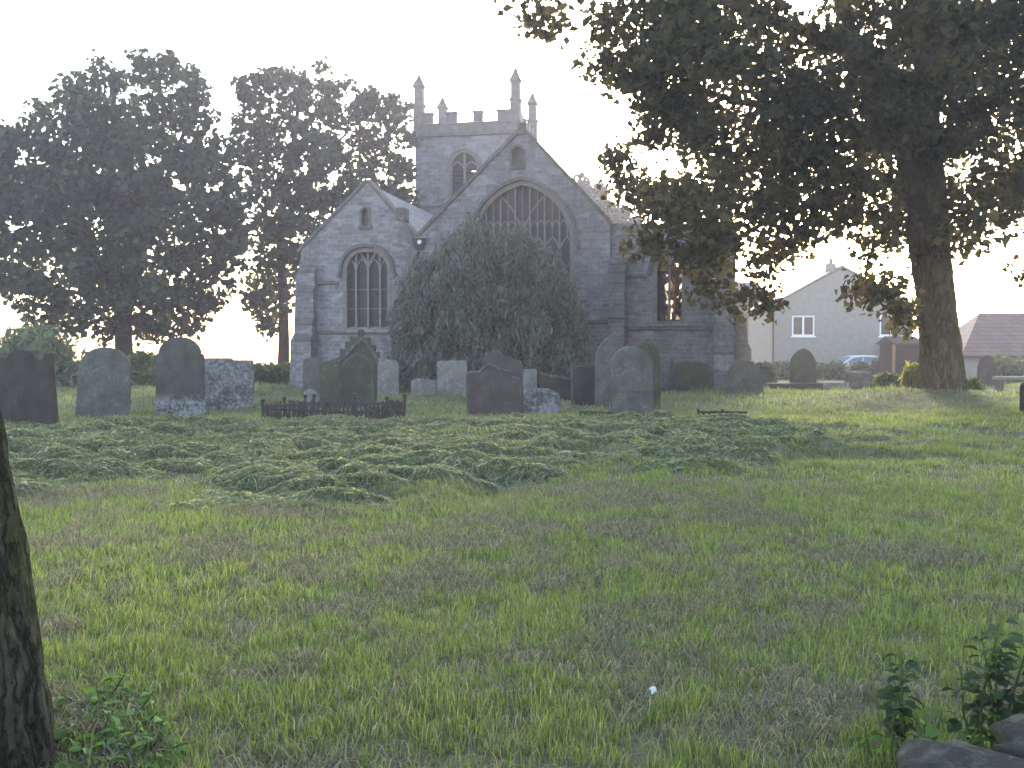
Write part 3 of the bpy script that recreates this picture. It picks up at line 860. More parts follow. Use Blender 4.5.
# windows
def wpx(l, r, t, s, b, y):
    x0, zs = fac(l, s, y); x1, _ = fac(r, s, y); mid = (l+r)/2
    return x0, x1, fac(mid, b, y)[1], zs, fac(mid, t, y)[1]
wl = wpx(343, 391, 248, 271, 328, YA)
wc = wpx(471, 574, 181, 245, 338, YC)
wv = wpx(653, 686, 247, 268, 322, YV)
ol = church_window(*wl, 4, YA, M['glass_dark'])
oc = church_window(*wc, 7, YC, M['glass_dark'])
ov = church_window(*wv, 2, YV, M['glass_warm'], sub=False)
def niche(px, pt, pb, hw, y):
    x, zt = fac(px, pt, y); zb = fac(px, pb, y)[1]
    arch = gothic(x-hw, x+hw, zt-hw*1.3, zt, 6)
    return [(x+hw, zb)]+list(reversed(arch))+[(x-hw, zb)], arch, x, zb
na, naa, nax, nazb = niche(365.5, 208, 226, .16, YA)
nc, nca, ncx, nczb = niche(517.5, 146, 166, .24, YC)
w1 = MB(); w1.prism([(a_l[0], BASE), (XS-.004, BASE), (XS-.004, a_r[1]), (a_ap[0], a_ap[1]), (a_l[0], a_l[1])], YA, YA+.7, [ol, na])
church_part(w1, 'aisle_wall', M['stone'])
w2 = MB(); w2.prism([(XS, BASE), (XE, BASE), (XE, c_r[1]), (c_ap[0], c_ap[1]), (XS, c_l[1])], YC, YC+.7, [oc, nc])
church_part(w2, 'chancel_wall', M['stone'])
VD = 6.5
# vestry: front and back walls pierced so the sky shows through the coloured glass
vx0, vx1 = XE+.004, v_r[0]
w3 = MB()
w3.prism([(vx0, BASE), (vx1, BASE), (vx1, v_r[1]), (vx0, v_l[1])], YV, YV+.6, [ov])
church_part(w3, 'vestry_wall', M['stone'])
yb = YV+VD
def through(px, py): return fac(px, py, yb)
bx0, bz0 = through(664, 322); bx1, bz1 = through(690, 262)
w3b = MB(); w3b.prism([(vx0, BASE), (vx1, BASE), (vx1, v_r[1]-.3), (vx0, v_r[1]-.3)], yb, yb+.5, [[(bx0, bz0), (bx1, bz0), (bx1, bz1), (bx0, bz1)]])
w3b.box(vx1-.6, vx1-.003, YV+.603, yb-.003, BASE, v_r[1]-.3); w3b.box(vx0+.003, vx0+.1, YV+.603, yb-.003, BASE, v_r[1]-.3)
church_part(w3b, 'vestry_rear_wall', M['stone'])
for o_, y_, ar, xx, zb in ((na, YA, naa, nax, nazb), (nc, YC, nca, ncx, nczb)):
    nb = MB(); nb.prism(o_, y_+.26, y_+.30); nb.strip([(ar[0][0], zb)]+ar+[(ar[-1][0], zb)], .09, y_-.06, y_+.27, side=.03); nb.box(xx-.3, xx+.3, y_-.09, y_+.2, zb-.12, zb-.004)
    church_part(nb, 'niche', M['coping'])
# side and rear walls
sw = MB()
sw.box(a_l[0], a_l[0]+.6, YA+.703, 17.0, BASE, a_l[1]-.1)
church_part(sw, 'aisle_side_wall', M['stone'])
sw = MB()
sw.box(XE-.6, XE-.004, .703, 26, BASE, ZC-.1); sw.box(XS+.006, XS+.6, .703, 26, BASE, ZC-.1); sw.prism([(XS+.6, BASE), (XE-.6, BASE), (XE-.6, ZC-.1), (c_ap[0], c_ap[1]-.3), (XS+.6, ZC-.1)], 25.4, 25.9)
church_part(sw, 'nave_side_wall', M['stone'])
# roofs
def gable_roof(xl, zl, xa, za, xr, zr, y0, y1, name, mat, th=.12):
    rf = MB()
    for (x0, z0, x1, z1, e) in ((xl, zl, xa, za, -1), (xa, za, xr, zr, 1)):
        rf.add([(x0, y0, z0), (x1, y0, z1), (x1, y1, z1), (x0, y1, z0), (x0, y0, z0-th), (x1, y0, z1-th), (x1, y1, z1-th), (x0, y1, z0-th)],
               [(0,1,2,3), (7,6,5,4), (0,4,5,1), (1,5,6,2), (2,6,7,3), (3,7,4,0)])
    return church_part(rf, name, mat)
gable_roof(a_l[0]-.15, a_l[1]-.20, a_ap[0], a_ap[1]-.07, XS-.05, a_r[1]-.10, YA+.45, 17.0, 'aisle_roof', M['slate'])
gable_roof(XS+.02, c_l[1]-.14, c_ap[0], c_ap[1]-.08, XE+.12, c_r[1]-.14, YC+.45, 26, 'nave_roof', M['slate'])
vr = MB(); vr.box(vx0, vx1, YV+.6, yb, v_r[1]-.297, v_r[1]-.15); church_part(vr, 'vestry_roof', M['lead'])
# copings
cp = MB()
cp.strip([(a_l[0]-.12, a_l[1]-.12), a_ap], .13, YA-.07, YA+.72, side=.03); cp.strip([a_ap, (XS-.12, a_r[1]+.02)], .13, YA-.073, YA+.723, side=.03)
cp.strip([(XS+.05, c_l[1]+.05), c_ap], .14, YC-.08, YC+.73, side=.03); cp.strip([c_ap, (XE+.1, c_r[1]-.1)], .14, YC-.083, YC+.733, side=.03)
church_part(cp, 'coping', M['coping'])
cp = MB(); cp.box(vx0+.1, vx1+.06, YV-.06, YV+.66, v_r[1]+.003, v_r[1]+.14); church_part(cp, 'coping', M['dressed'])
kn = MB(); kx, kz = fac(399, 218, YA); kn.box(kx-.12, kx+.28, YA-.09, YA+.5, kz-.12, kz+.42); church_part(kn, 'kneeler_stone', M['coping'], .03)
kn = MB(); kn.box(c_ap[0]-.17, c_ap[0]+.17, YC-.11, YC+.5, c_ap[1]-.25, c_ap[1]+.2)
church_part(kn, 'apex_stone', M['coping'], .03)
# string courses
def string(px0, px1, py0, py1, y, gap=None):
    s = MB(); p0 = fac(px0, py0, y); p1 = fac(px1, py1, y); z = (p0[1]+p1[1])/2
    s.xprism([(y-.09, z-.05), (y+.02, z-.09), (y+.02, z+.09), (y-.05, z+.06)], p0[0], p1[0])
    church_part(s, 'string_course', M['coping'])
string(318, 339, 283, 283, YA); string(395, 414, 283, 283, YA); string(318, 394, 332.5, 332.5, YA)
string(430, 470, 282, 282, YC); string(575, 609, 322, 322, YC); string(430, 470, 332, 332, YC)
string(628, 648, 276, 276, YV); string(690, 713, 276, 276, YV); string(628, 713, 328.5, 328.5, YV)
# plinths
pl = MB(); zp = .75
pl.xprism([(YA-.12, BASE), (YA+.02, BASE), (YA+.02, zp), (YA-.02, zp), (YA-.12, zp-.12)], a_l[0]+.7, XS-.02)
pl.xprism([(YC-.12, BASE), (YC+.02, BASE), (YC+.02, zp), (YC-.02, zp), (YC-.12, zp-.12)], XS+.65, XE-.02)
pl.xprism([(YV-.12, BASE), (YV+.02, BASE), (YV+.02, zp), (YV-.02, zp), (YV-.12, zp-.12)], XE+.7, vx1-.85)
church_part(pl, 'plinth', M['stone'])
# buttresses: stepped profile with sloping set-offs, projecting to the front
def buttress(px0, px1, pys, y, deps):
    x0 = fac(px0, 300, y)[0]; x1 = fac(px1, 300, y)[0]; mid = (px0+px1)/2
    zs = [fac(mid, p, y)[1] for p in pys]
    prof = [(y+.003, BASE), (y+.003, zs[0])]
    d0 = 0.0
    for z, d in zip(zs, deps):
        prof += [(y-d0, z) if d0 else (y-.02, z), (y-d, z-.22)]; d0 = d
    prof += [(y-d0, BASE)]
    b = MB(); b.xprism(prof, x0, x1); bo_ = church_part(b, 'buttress', M['stone'], .012)
    d0 = .02
    for z, d in zip(zs, deps):      # weathered slabs on the set-offs
        s = MB(); s.xprism([(y-d0+.03, z+.045), (y-d-.06, z-.225), (y-d-.06, z-.30), (y-d-.004, z-.30), (y-d-.004, z-.2)], x0-.03, x1+.03); d0 = d
        s.build('set_off', M['coping'], bo_)
buttress(301.5, 317, (266, 286, 318, 334), YA, (.25, .4, .55, .7))
buttress(415.5, 430, (256, 268, 282, 334), YC, (.2, .32, .45, .6))
buttress(610, 625, (258, 266, 277, 312), YC, (.22, .35, .5, .65))
buttress(714, 733, (299, 346), YV, (.35, .6))
# side buttresses seen in profile
sb = MB(); xl = a_l[0]; z1 = a_l[1]-.1
sb.prism([(xl-.003, BASE), (xl-.003, z1), (xl-.18, z1-.8), (xl-.3, z1-1.0), (xl-.38, 2.2), (xl-.55, 1.9), (xl-.62, BASE)], YA+.1, YA+.85); church_part(sb, 'buttress', M['stone'], .015)
sb = MB(); xr_ = vx1; zt = fac(742, 300, YV)[1]
sb.prism([(xr_+.003, BASE), (xr_+.66, BASE), (xr_+.62, zt-1.9), (xr_+.48, zt-1.6), (xr_+.42, zt-.7), (xr_+.003, zt-.1)], YV+.15, YV+.95); church_part(sb, 'buttress', M['stone_dark'], .015)
# rainwater hopper and pipe in the valley
dp = MB(); hx, hz = fac(420, 240, YC)
px_, _ = fac(414.5, 260, YA)
dp.tube([(hx-.02, YA-.16, hz-.45), (px_, YA-.14, hz-.85), (px_, YA-.12, fac(415, 293, YA)[1]), (px_, YA-.12, .3)], .06, 8)
pipe = church_part(dp, 'drainpipe', M['iron'])
hp = MB(); hp.add([(hx-.28, YA-.42, hz+.05), (hx+.28, YA-.42, hz+.05), (hx+.28, YA-.1, hz+.05), (hx-.28, YA-.1, hz+.05), (hx-.13, YA-.32, hz-.42), (hx+.13, YA-.32, hz-.42), (hx+.13, YA-.1, hz-.42), (hx-.13, YA-.1, hz-.42)],
                   [(0,1,2,3), (7,6,5,4), (0,4,5,1), (1,5,6,2), (2,6,7,3), (3,7,4,0)]); hp.build('hopper_head', M['iron'], pipe)
hl = MB(); hl.tube([(hx+.06, YA-.47, hz-.12), (hx+.06, YA-.40, hz-.10)], .085, 10); hl.build('white_spot', M['white'], pipe)  # plain white disc for the pale spot on the hopper head
# tower
TY = 17.003
tl, tz_s = fac(415, 136, TY); tr, _ = fac(519.5, 136, TY)
tw = tr-tl; TD = 5.7
z_par = fac(460, 122, TY)[1]; z_mer = fac(460, 113, TY)[1]
bw = wpx(449, 479, 150, 168, 197, TY)
barch = gothic(bw[0], bw[1], bw[3], bw[4]); bo = [(bw[1], bw[2])]+list(reversed(barch))+[(bw[0], bw[2])]
tb = MB()
tb.prism([(tl, BASE), (tr, BASE), (tr, z_par), (tl, z_par)], TY, TY+.7, [bo])
# rear opening, wide enough for the sky to show through the front tracery
r0 = fac(462, 182, TY+TD-.7); r1 = fac(482, 158, TY+TD-.7)
tb.prism([(tl, BASE), (tr, BASE), (tr, z_par), (tl, z_par)], TY+TD-.7, TY+TD, [[(r0[0], r0[1]), (r1[0], r0[1]), (r1[0], r1[1]), (r0[0], r1[1])]])
tb.box(tl, tl+.7, TY+.703, TY+TD-.703, BASE, z_par); tb.box(tr-.7, tr, TY+.703, TY+TD-.703, BASE, z_par)
tb.box(tl+.7, tr-.7, TY+.7, TY+TD-.7, tz_s-.3, tz_s-.1)
tower = church_part(tb, 'tower', M['tower'])
mers = [(415, 432), (446, 456), (473, 482), (497, 519.5)]
frac = [((fac(a, 120, TY)[0]-tl)/tw, (fac(b, 120, TY)[0]-tl)/tw) for a, b in mers]
def merlon(*bx):
    b = MB()
    for q in bx: b.box(*q)
    b.build('merlon', M['merlon'], tower)
for f0, f1 in frac:
    x0, x1 = tl+f0*tw, tl+f1*tw
    merlon((x0+.003, x1-.003, TY+.004, TY+.36, z_par+.002, z_mer), (x0-.04, x1+.04, TY-.05, TY+.42, z_mer+.003, z_mer+.10))
    merlon((x0+.003, x1-.003, TY+TD-.36, TY+TD-.004, z_par+.002, z_mer), (x0-.04, x1+.04, TY+TD-.42, TY+TD+.05, z_mer+.003, z_mer+.10))
    ya, yb_ = TY+.45+f0*(TD-.9), TY+.45+f1*(TD-.9)
    for xx in (tl+.004, tr-.36): merlon((xx, xx+.356, ya, yb_, z_par+.003, z_mer-.002))
for z, e, hh in ((tz_s, .16, .2), (fac(460, 206, TY)[1], .09, .1), (z_par-.1, .06, .1)):
    sc_ = MB(); sc_.box(tl-e, tr+e, TY-e, TY-.003, z-hh/2, z+hh/2); sc_.box(tr+.003, tr+e+.002, TY-.002, TY+TD+e, z-hh/2-.002, z+hh/2-.002); sc_.box(tl-e-.002, tl-.003, TY-.002, TY+TD+e, z-hh/2-.002, z+hh/2-.002)
    sc_.build('string_course', M['coping'], tower)
pb = MB(); z0_, z1_ = tz_s+.105, z_par-.155
pb.box(tl-.03, tr+.03, TY-.03, TY-.003, z0_, z1_); pb.box(tr+.003, tr+.028, TY-.002, TY+TD+.02, z0_, z1_)
pb.build('parapet_band', M['merlon'], tower)
pin_proto = None
def pinnacle_mesh(h, wd=.56):
    p = MB(); s = wd/2; hs = h*.74
    p.box(-s, s, -s, s, -1.3, hs*.5)
    p.box(-s*1.18, s*1.18, -s*1.18, s*1.18, hs*.5+.002, hs*.5+.12)
    p.box(-s*.86, s*.86, -s*.86, s*.86, hs*.5+.122, hs)
    p.box(-s*1.12, s*1.12, -s*1.12, s*1.12, hs+.002, hs+.13)
    p.add([(-s*.85, -s*.85, hs+.132), (s*.85, -s*.85, hs+.132), (s*.85, s*.85, hs+.132), (-s*.85, s*.85, hs+.132), (-s*.22, -s*.22, h-.22), (s*.22, -s*.22, h-.22), (s*.22, s*.22, h-.22), (-s*.22, s*.22, h-.22)],
          [(0,3,2,1), (4,5,6,7), (0,1,5,4), (1,2,6,5), (2,3,7,6), (3,0,4,7)])
    for k in range(4):       # crockets
        for q in range(3):
            t = (q+.5)/3; e = s*(.85-.6*t)
            cx, cy = ((1, 1), (1, -1), (-1, 1), (-1, -1))[k]; z = hs+.13+(h-.35-hs)*t
            p.box(cx*e-.05, cx*e+.05, cy*e-.05, cy*e+.05, z-.05, z+.06)
    p.tube([(0, 0, h-.26), (0, 0, h-.16), (0, 0, h-.08), (0, 0, h)], [.08, .14, .1, .02], 6)
    return p
ph = fac(418.5, 74, TY)[1]-z_par
pw = .26
for i, (xx, yy) in enumerate(((tl+pw-.06, TY+pw-.06), (tr-pw+.0, TY+pw-.06), (tl+pw-.06, TY+TD-pw), (tr-pw+.06, TY+TD-pw))):
    if i == 0: pin = pinnacle_mesh(ph).build('pinnacle', M['merlon'], tower); pin_proto = pin
    else: pin = pin_proto.copy(); link(pin, tower)
    pin.location = (xx, yy, z_par); pin.scale = (1, 1, 1.03 if i == 1 else 1)
bl = MB(); k = 0
bl.strip([(bw[0], bw[2])]+barch+[(bw[1], bw[2])], .16, TY-.03, TY+.4, side=-.06)
bl.strip([(bw[0]-.05, bw[3]-.3)]+barch+[(bw[1]+.05, bw[3]-.3)], .13, TY-.13, TY+.02, side=.1)
xm = (bw[0]+bw[1])/2
bl.strip([(xm, bw[2]), (xm, bw[4]-.1)], .13, TY+.12, TY+.36)
for a, b in ((bw[0]+.06, xm), (xm, bw[1]-.06)): bl.strip(gothic(a, b, bw[3]-.25, bw[3]+.35, 6), .09, TY+.14, TY+.33)
zz = bw[2]+.1
while zz < bw[3]-.1:
    bl.xprism([(TY+.2, zz), (TY+.5, zz+.17), (TY+.5, zz+.21), (TY+.2, zz+.04)], bw[0]+.02, bw[1]-.02, 1); zz += .2
# boards behind the tracery, one light left open
hx0, hz0 = fac(471.5, 172.5, TY+.42); hx1, hz1 = fac(475.5, 168, TY+.42)
bl.prism(bo, TY+.52, TY+.56, [[(hx0, hz0), (hx1, hz0), (hx1, hz1), (hx0, hz1)]], 1)
bl.build('belfry_window', [M['tracery'], M['dark_wood']], tower)

# ------------------------------------------------------------------ gravestones
def rnd_top(xl, xr, ys, yt, n=12):
    c = (xl+xr)/2; a = (xr-xl)/2
    return [(c-a*math.cos(math.pi*i/n), ys-(ys-yt)*math.sin(math.pi*i/n)) for i in range(n+1)]
def pt_top(xl, xr, ys, yt):
    return [(p[0], -p[1]) for p in gothic(xl, xr, -ys, -yt, 8)]
def stone(name, label, top, D, base, mat, th=.13, rz=0.0, tilt=0.0, inset=None, extra=None, cat='gravestone', group='gravestones in the churchyard', bevel=.018, foot=None):
    """top: outline above ground in photograph pixels (left to right) carried out to depth D; the foot goes into the turf"""
    xs = [p[0] for p in top]
    cx = (min(xs)+max(xs))/2
    o = at_depth(cx, base, D); g = gz(o.x, D)
    def loc(p):
        q = at_depth(p[0], p[1], D); return (q.x-o.x, q.z-g)
    L = [loc(p) for p in top]
    f0, f1 = (foot or (top[0][0], top[-1][0]))
    pts = [(loc((f0, base))[0], -.35)]+L+[(loc((f1, base))[0], -.35)]
    mb = MB(); mb.prism(list(reversed(pts)), -th/2, th/2)
    ob = mb.build(name, mat, None, bevel)
    ob.location = (o.x, D, g); ob.rotation_euler = (tilt, 0, rz)
    tag(ob, label, cat, group)
    return ob, loc
def panel(ob, loc, poly, th, mat, name='carved_panel', raise_=.02, w=None):
    mb = MB(); P = [loc(p) for p in poly]
    if w: mb.strip(P, w, -th/2-raise_, -th/2+.01)
    else: mb.prism(list(reversed(P)), -th/2-raise_, -th/2+.01)
    return mb.build(name, mat, ob, .006)

s, l = stone('gravestone', 'dark brown slab with curled shoulders, cut by the left edge of the photo', [(-3, 362), (2, 356), (8, 358), (11, 353), (18, 350), (27, 349), (36, 351), (41, 356), (47, 360), (52, 357), (55, 353), (57, 353)], 18.4, 432, M['g_brown'], .16, R(-14), R(2), foot=(-1, 63))
s, l = stone('gravestone', 'leaning round-topped stone with pale lilac lichen over its head', rnd_top(79, 129, 368, 347), 22, 418, M['g_grey'], .15, R(6), R(-4), foot=(76, 128))
s, l = stone('gravestone', 'tall round-topped stone with a band of pale lichen along its foot', [(156, 357), (158, 353)]+rnd_top(159, 202, 354, 337)+[(204, 354), (205, 358)], 24, 412, M['g_foot'], .17, R(-7), R(1))
s, l = stone('gravestone', 'square slab blotched all over with white lichen, right of the tall round-topped stone', [(204, 359), (206, 358), (232, 358), (233, 360), (253, 360), (254, 362)], 25.6, 410, M['g_lichen'], .2, R(-5), R(2))
# the crocketed memorial
top = [(320, 366), (322, 363), (338, 358), (341, 355), (346, 350), (351, 343), (357, 337), (361, 335), (365, 338), (371, 346), (376, 355), (378, 361), (377, 364)]
s, l = stone('gravestone', 'ornate gabled memorial with crockets, standing behind the low railing', top, 26.4, 405, M['g_green'], .3, R(10), R(1), foot=(320, 376))
panel(s, l, [(342, 400)]+[(q[0], q[1]) for q in pt_top(342, 372, 372, 354)]+[(372, 400)], .3, M['g_grey'], 'arch_moulding', .05, .07)
panel(s, l, [(338, 362), (346, 355), (353, 346), (361, 339), (368, 346), (374, 355), (377, 362)], .3, M['g_grey'], 'gable_moulding', .07, .07)
for q in ((343, 352), (348, 345), (353, 339.5), (361, 333), (368, 341), (373, 348), (377, 355)):
    c = l(q); mb = MB(); mb.box(c[0]-.075, c[0]+.075, -.13, .13, c[1]-.08, c[1]+.09); mb.build('crocket', M['g_green'], s, .02)
for q in (341, 374):
    c0 = l((q, 372)); mb = MB(); mb.tube([(c0[0], -.2, -.1), (c0[0], -.2, c0[1])], .05, 8); mb.box(c0[0]-.08, c0[0]+.08, -.28, -.12, c0[1]+.002, c0[1]+.1); mb.build('colonnette', M['g_green'], s)
stone('gravestone', 'grey narrow slab half hidden behind the gabled memorial, nearest the church corner', rnd_top(303, 324, 362, 357, 6), 32, 396, M['g_grey'], .12, R(8))
stone('gravestone', 'small pale rounded marker poking up behind the low railing', rnd_top(304, 317, 394, 389, 6), 24, 404, M['g_pale'], .12, 0)
stone('gravestone', 'pale square slab in front of the bush, left of the brown ogee-topped stone', [(437, 362), (438, 361), (466, 360), (467, 362)], 33, 397, M['g_pale'], .14, R(4))
stone('gravestone', 'low pale broken slab at the left foot of the bush', [(411, 381), (418, 378), (430, 379), (437, 380)], 33.5, 396, M['g_pale'], .14, R(-4))
stone('gravestone', 'pale upright slab between gabled memorial and bush', [(378, 362), (383, 359), (396, 360), (399, 364)], 34, 395, M['g_pale'], .13, R(5))
top = [(466, 379), (467, 371), (479, 370), (482, 367), (482, 361), (484, 357), (489, 354), (491, 350), (496, 349), (500, 351), (503, 355), (520, 361), (522, 364), (523, 385)]
s, l = stone('gravestone', 'broad brown stone with ogee shoulders and knob top, largest in the middle row', top, 22.8, 417, M['g_red'], .2, R(-6), R(-3), foot=(468, 525))
panel(s, l, [(467, 373), (480, 372), (485, 367), (490, 364), (495, 366), (499, 369), (513, 372)], .2, M['g_grey'], 'moulding', .05, .04)  # paler grey puts the moulding's sky-lit rim into its colour
panel(s, l, [(512, 377), (520, 379)], .2, M['g_grey'], 'moulding', .05, .04)  # right-hand piece, sky-lit rim painted in the same paler grey
s, l = stone('gravestone', 'squat lumpy grey block leaning beside the broad brown stone', [(524, 398), (526, 391), (536, 389), (549, 389), (557, 392), (559, 400)], 23.8, 413, M['g_lichen'], .35, R(-20), R(-12), bevel=.05)
stone('gravestone', 'thin pale slab just behind the squat lumpy block', [(520, 371), (521, 369), (536, 369), (537, 371)], 29, 395, M['g_pale'], .1, R(6))
s, l = stone('chest_tomb', 'brown tomb slab with a sloping top edge tinted pale for skylight, in front of the bush', [(538, 374), (540, 373), (571, 378), (572, 380)], 29, 402, M['g_brown'], .6, R(10), 0, cat='tomb', bevel=.03)
panel(s, l, [(538, 373.5), (572, 379)], .6, M['g_grey'], 'lit_cap_edge', .03, .07)  # skylight along the slab's top edge painted as a paler strip
s, l = stone('gravestone', 'square brown tablet with raised pale border beside the two arched stones', [(571, 367), (572, 365), (597, 365), (598, 367)], 27, 405, M['g_brown'], .18, R(-4))
panel(s, l, [(572, 403), (572, 366.5), (597, 366.5), (597, 403)], .18, M['g_grey'], 'border', .025, .05)
s, l = stone('gravestone', 'pointed-arch stone with double moulding, left of the rear arched pair', pt_top(595, 626, 362, 335), 26.4, 408, M['g_grey'], .2, R(6), R(1))
panel(s, l, pt_top(598, 623, 364, 340), .2, M['g_grey'], 'arch_moulding', .03, .05)
s, l = stone('gravestone', 'mossy pointed-arch stone with dark right edge, right of the rear arched pair', pt_top(632, 660, 364, 338), 26.2, 407, M['g_green'], .3, R(26), R(-1))
panel(s, l, pt_top(635, 655, 366, 344), .3, M['g_green'], 'arch_moulding', .03, .06)
top = [(610, 368), (611, 360), (614, 354), (620, 349), (627, 346), (634, 346), (641, 349), (647, 354), (651, 361), (652, 368)]
s, l = stone('gravestone', 'round-headed grey stone in front of the two pointed-arch stones', top, 21.8, 420, M['g_grey'], .17, R(3), R(1.5), foot=(613, 654))
panel(s, l, [(613, 390.5), (653, 390.5)], .17, M['g_grey'], 'ledge', .03, .04)
panel(s, l, [(619, 374), (621, 362), (628, 357), (636, 357), (643, 363), (645, 374)], .17, M['g_grey'], 'carved_wreath', .015, .035)
stone('gravestone', 'mossy green square slab standing against the vestry wall', [(676, 364), (680, 362), (706, 363), (710, 366)], 36.2, 391, M['g_green'], .14, R(-4))
stone('gravestone', 'thin pointed shard beside the mossy slab at the vestry wall', [(668, 375), (670, 362), (672, 358), (675, 366), (677, 374)], 36.8, 390, M['g_grey'], .1, R(12))
stone('gravestone', 'grey round stone leaning by the right corner of the church', [(726, 378), (728, 370)]+rnd_top(729, 758, 370, 360, 8)+[(761, 374), (763, 380)], 34, 393, M['g_grey'], .16, R(-8), R(-5))
stone('gravestone', 'dark green pointed stone standing in front of the grey rendered house', pt_top(790, 816, 366, 348), 39, 389, M['g_green'], .2, R(4))
tb_ = stone('chest_tomb', 'long low dark tomb at the foot of the dark pointed stone', [(768, 384), (769, 383), (819, 383), (820, 384)], 37.5, 391, M['g_brown'], .8, R(3), cat='tomb', bevel=.03)
stone('chest_tomb', 'low pale tomb between the pointed stone and the grey square tomb', [(819, 383), (820, 382), (846, 382), (847, 383)], 38, 390, M['g_pale'], .7, R(-4), cat='tomb', bevel=.03)
s, l = stone('chest_tomb', 'grey square tomb with flat cap in front of the pale car', [(848, 374), (849, 372), (868, 372), (869, 374)], 38, 391, M['g_grey'], .7, R(5), cat='tomb', bevel=.02)
stone('gravestone', 'dark leaning slab between the grey square tomb and the big trunk', [(870, 379), (873, 370), (884, 371), (894, 374), (897, 380)], 38.5, 391, M['g_brown'], .15, R(12), R(-6))
stone('gravestone', 'oval brown stone in the gap just right of the big trunk', [(977, 372), (978, 365)]+rnd_top(979, 994, 364, 355, 8)+[(996, 368), (996, 374)], 40, 388, M['g_red'], .16, R(10))
stone('gravestone', 'dark upright stone cut off by the right edge of the photo', [(1021, 386), (1023, 383), (1040, 381), (1049, 386)], 22.5, 413, M['g_brown'], .18, R(5))
# table tomb at the right
tt = empty('table_tomb', (at_depth(1014, 392, 35).x, 35, gz(at_depth(1014, 392, 35).x, 35)), R(-8)); tag(tt, 'grey table tomb with flat top on stone legs, right of the oval stone', 'tomb', 'gravestones in the churchyard')
mb = MB(); mb.box(-.62, .62, -.35, .35, .44, .56); mb.build('tabletop', M['g_pale'], tt, .02)
for xx in (-.5, .5):
    mb = MB(); mb.box(xx-.07, xx+.07, -.28, .28, -.2, .438); mb.build('leg', M['g_grey'], tt, .01)

# low railings round the plot
def railing(label, corners, zbase, h, post_h, pitch, mat, dark, skip=(), closed=True):
    c = [Vector(p) for p in corners]
    root = empty('grave_railing', (c[0].x, c[0].y, gz(c[0].x, c[0].y))); tag(root, label, 'railing', 'low grave railings')
    segs = list(zip(c, c[1:]+([c[0]] if closed else [])))
    if not closed: segs = list(zip(c, c[1:]))
    bal = None; post = None
    o = root.location
    def G(p): return Vector((p.x, p.y, gz(p.x, p.y)))-o
    for a, b in segs:
        n = max(2, int((b-a).length/pitch))
        mb = MB(); p, q = G(a), G(b)
        up = Vector((0, 0, 1))
        mb.tube([p+up*h*.16, q+up*h*.16], .022, 4); mb.tube([p+up*h*.82, q+up*h*.82], .025, 4)
        mb.build('rail', mat, root)
        for i in range(1, n):
            if random.random() < .08: continue
            pt = G(a.lerp(b, i/n))
            if bal is None:
                m = MB(); w2 = pitch*.32
                m.tube([(0, 0, -.08), (0, 0, h*.2), (0, 0, h*.3), (0, 0, h*.5), (0, 0, h*.7), (0, 0, h*.84), (0, 0, h*.94), (0, 0, h)], [w2*.8, w2*.8, w2, w2*.6, w2*.95, w2*.6, w2*.9, w2*.15], 8)
                bal = m.build('baluster', mat, root); ob = bal
            else:
                ob = bal.copy(); link(ob, root)
            ob.location = pt; ob.rotation_euler = (random.uniform(-.06, .06), random.uniform(-.06, .06), 0); ob.scale = (1, 1, random.uniform(.9, 1.06))
        for f in (0, .5):
            pt = G(a.lerp(b, f))
            if post is None:
                m = MB(); m.tube([(0, 0, -.1), (0, 0, post_h*.8), (0, 0, post_h*.82), (0, 0, post_h*.88), (0, 0, post_h*.95), (0, 0, post_h)], [.03, .03, .055, .035, .055, .012], 8)
                post = m.build('post', dark, root); ob = post
            else:
                ob = post.copy(); link(ob, root)
            ob.location = pt; ob.rotation_euler = (random.uniform(-.05, .05), random.uniform(-.05, .05), 0)
    return root
railing('low ornate iron railing round the plot before the gabled memorial', [(-5.27, 21.2, 0), (-2.96, 20.4, 0), (-2.35, 21.9, 0), (-4.66, 22.7, 0)], 0, .40, .54, .105, M['terracotta'], M['iron'])
railing('broken knee-high iron railing sunk in the grass right of the arched stones', [(4.25, 22.9, 0), (5.3, 22.6, 0)], 0, .17, .22, .12, M['iron'], M['iron'], closed=False)
kb = MB(); kx, ky = 1.75, 21.6
kb.box(-.42, .42, -.06, .06, -.1, .13); o = kb.build('kerb_stone', M['g_green'], None, .02); o.location = (at_depth(598, 416, 22.2).x, 22.2, gz(at_depth(598, 416, 22.2).x, 22.2)); o.rotation_euler = (0, R(2), R(8))
tag(o, 'dark low kerb stone in the grass left of the round-headed stone', 'kerb stone')

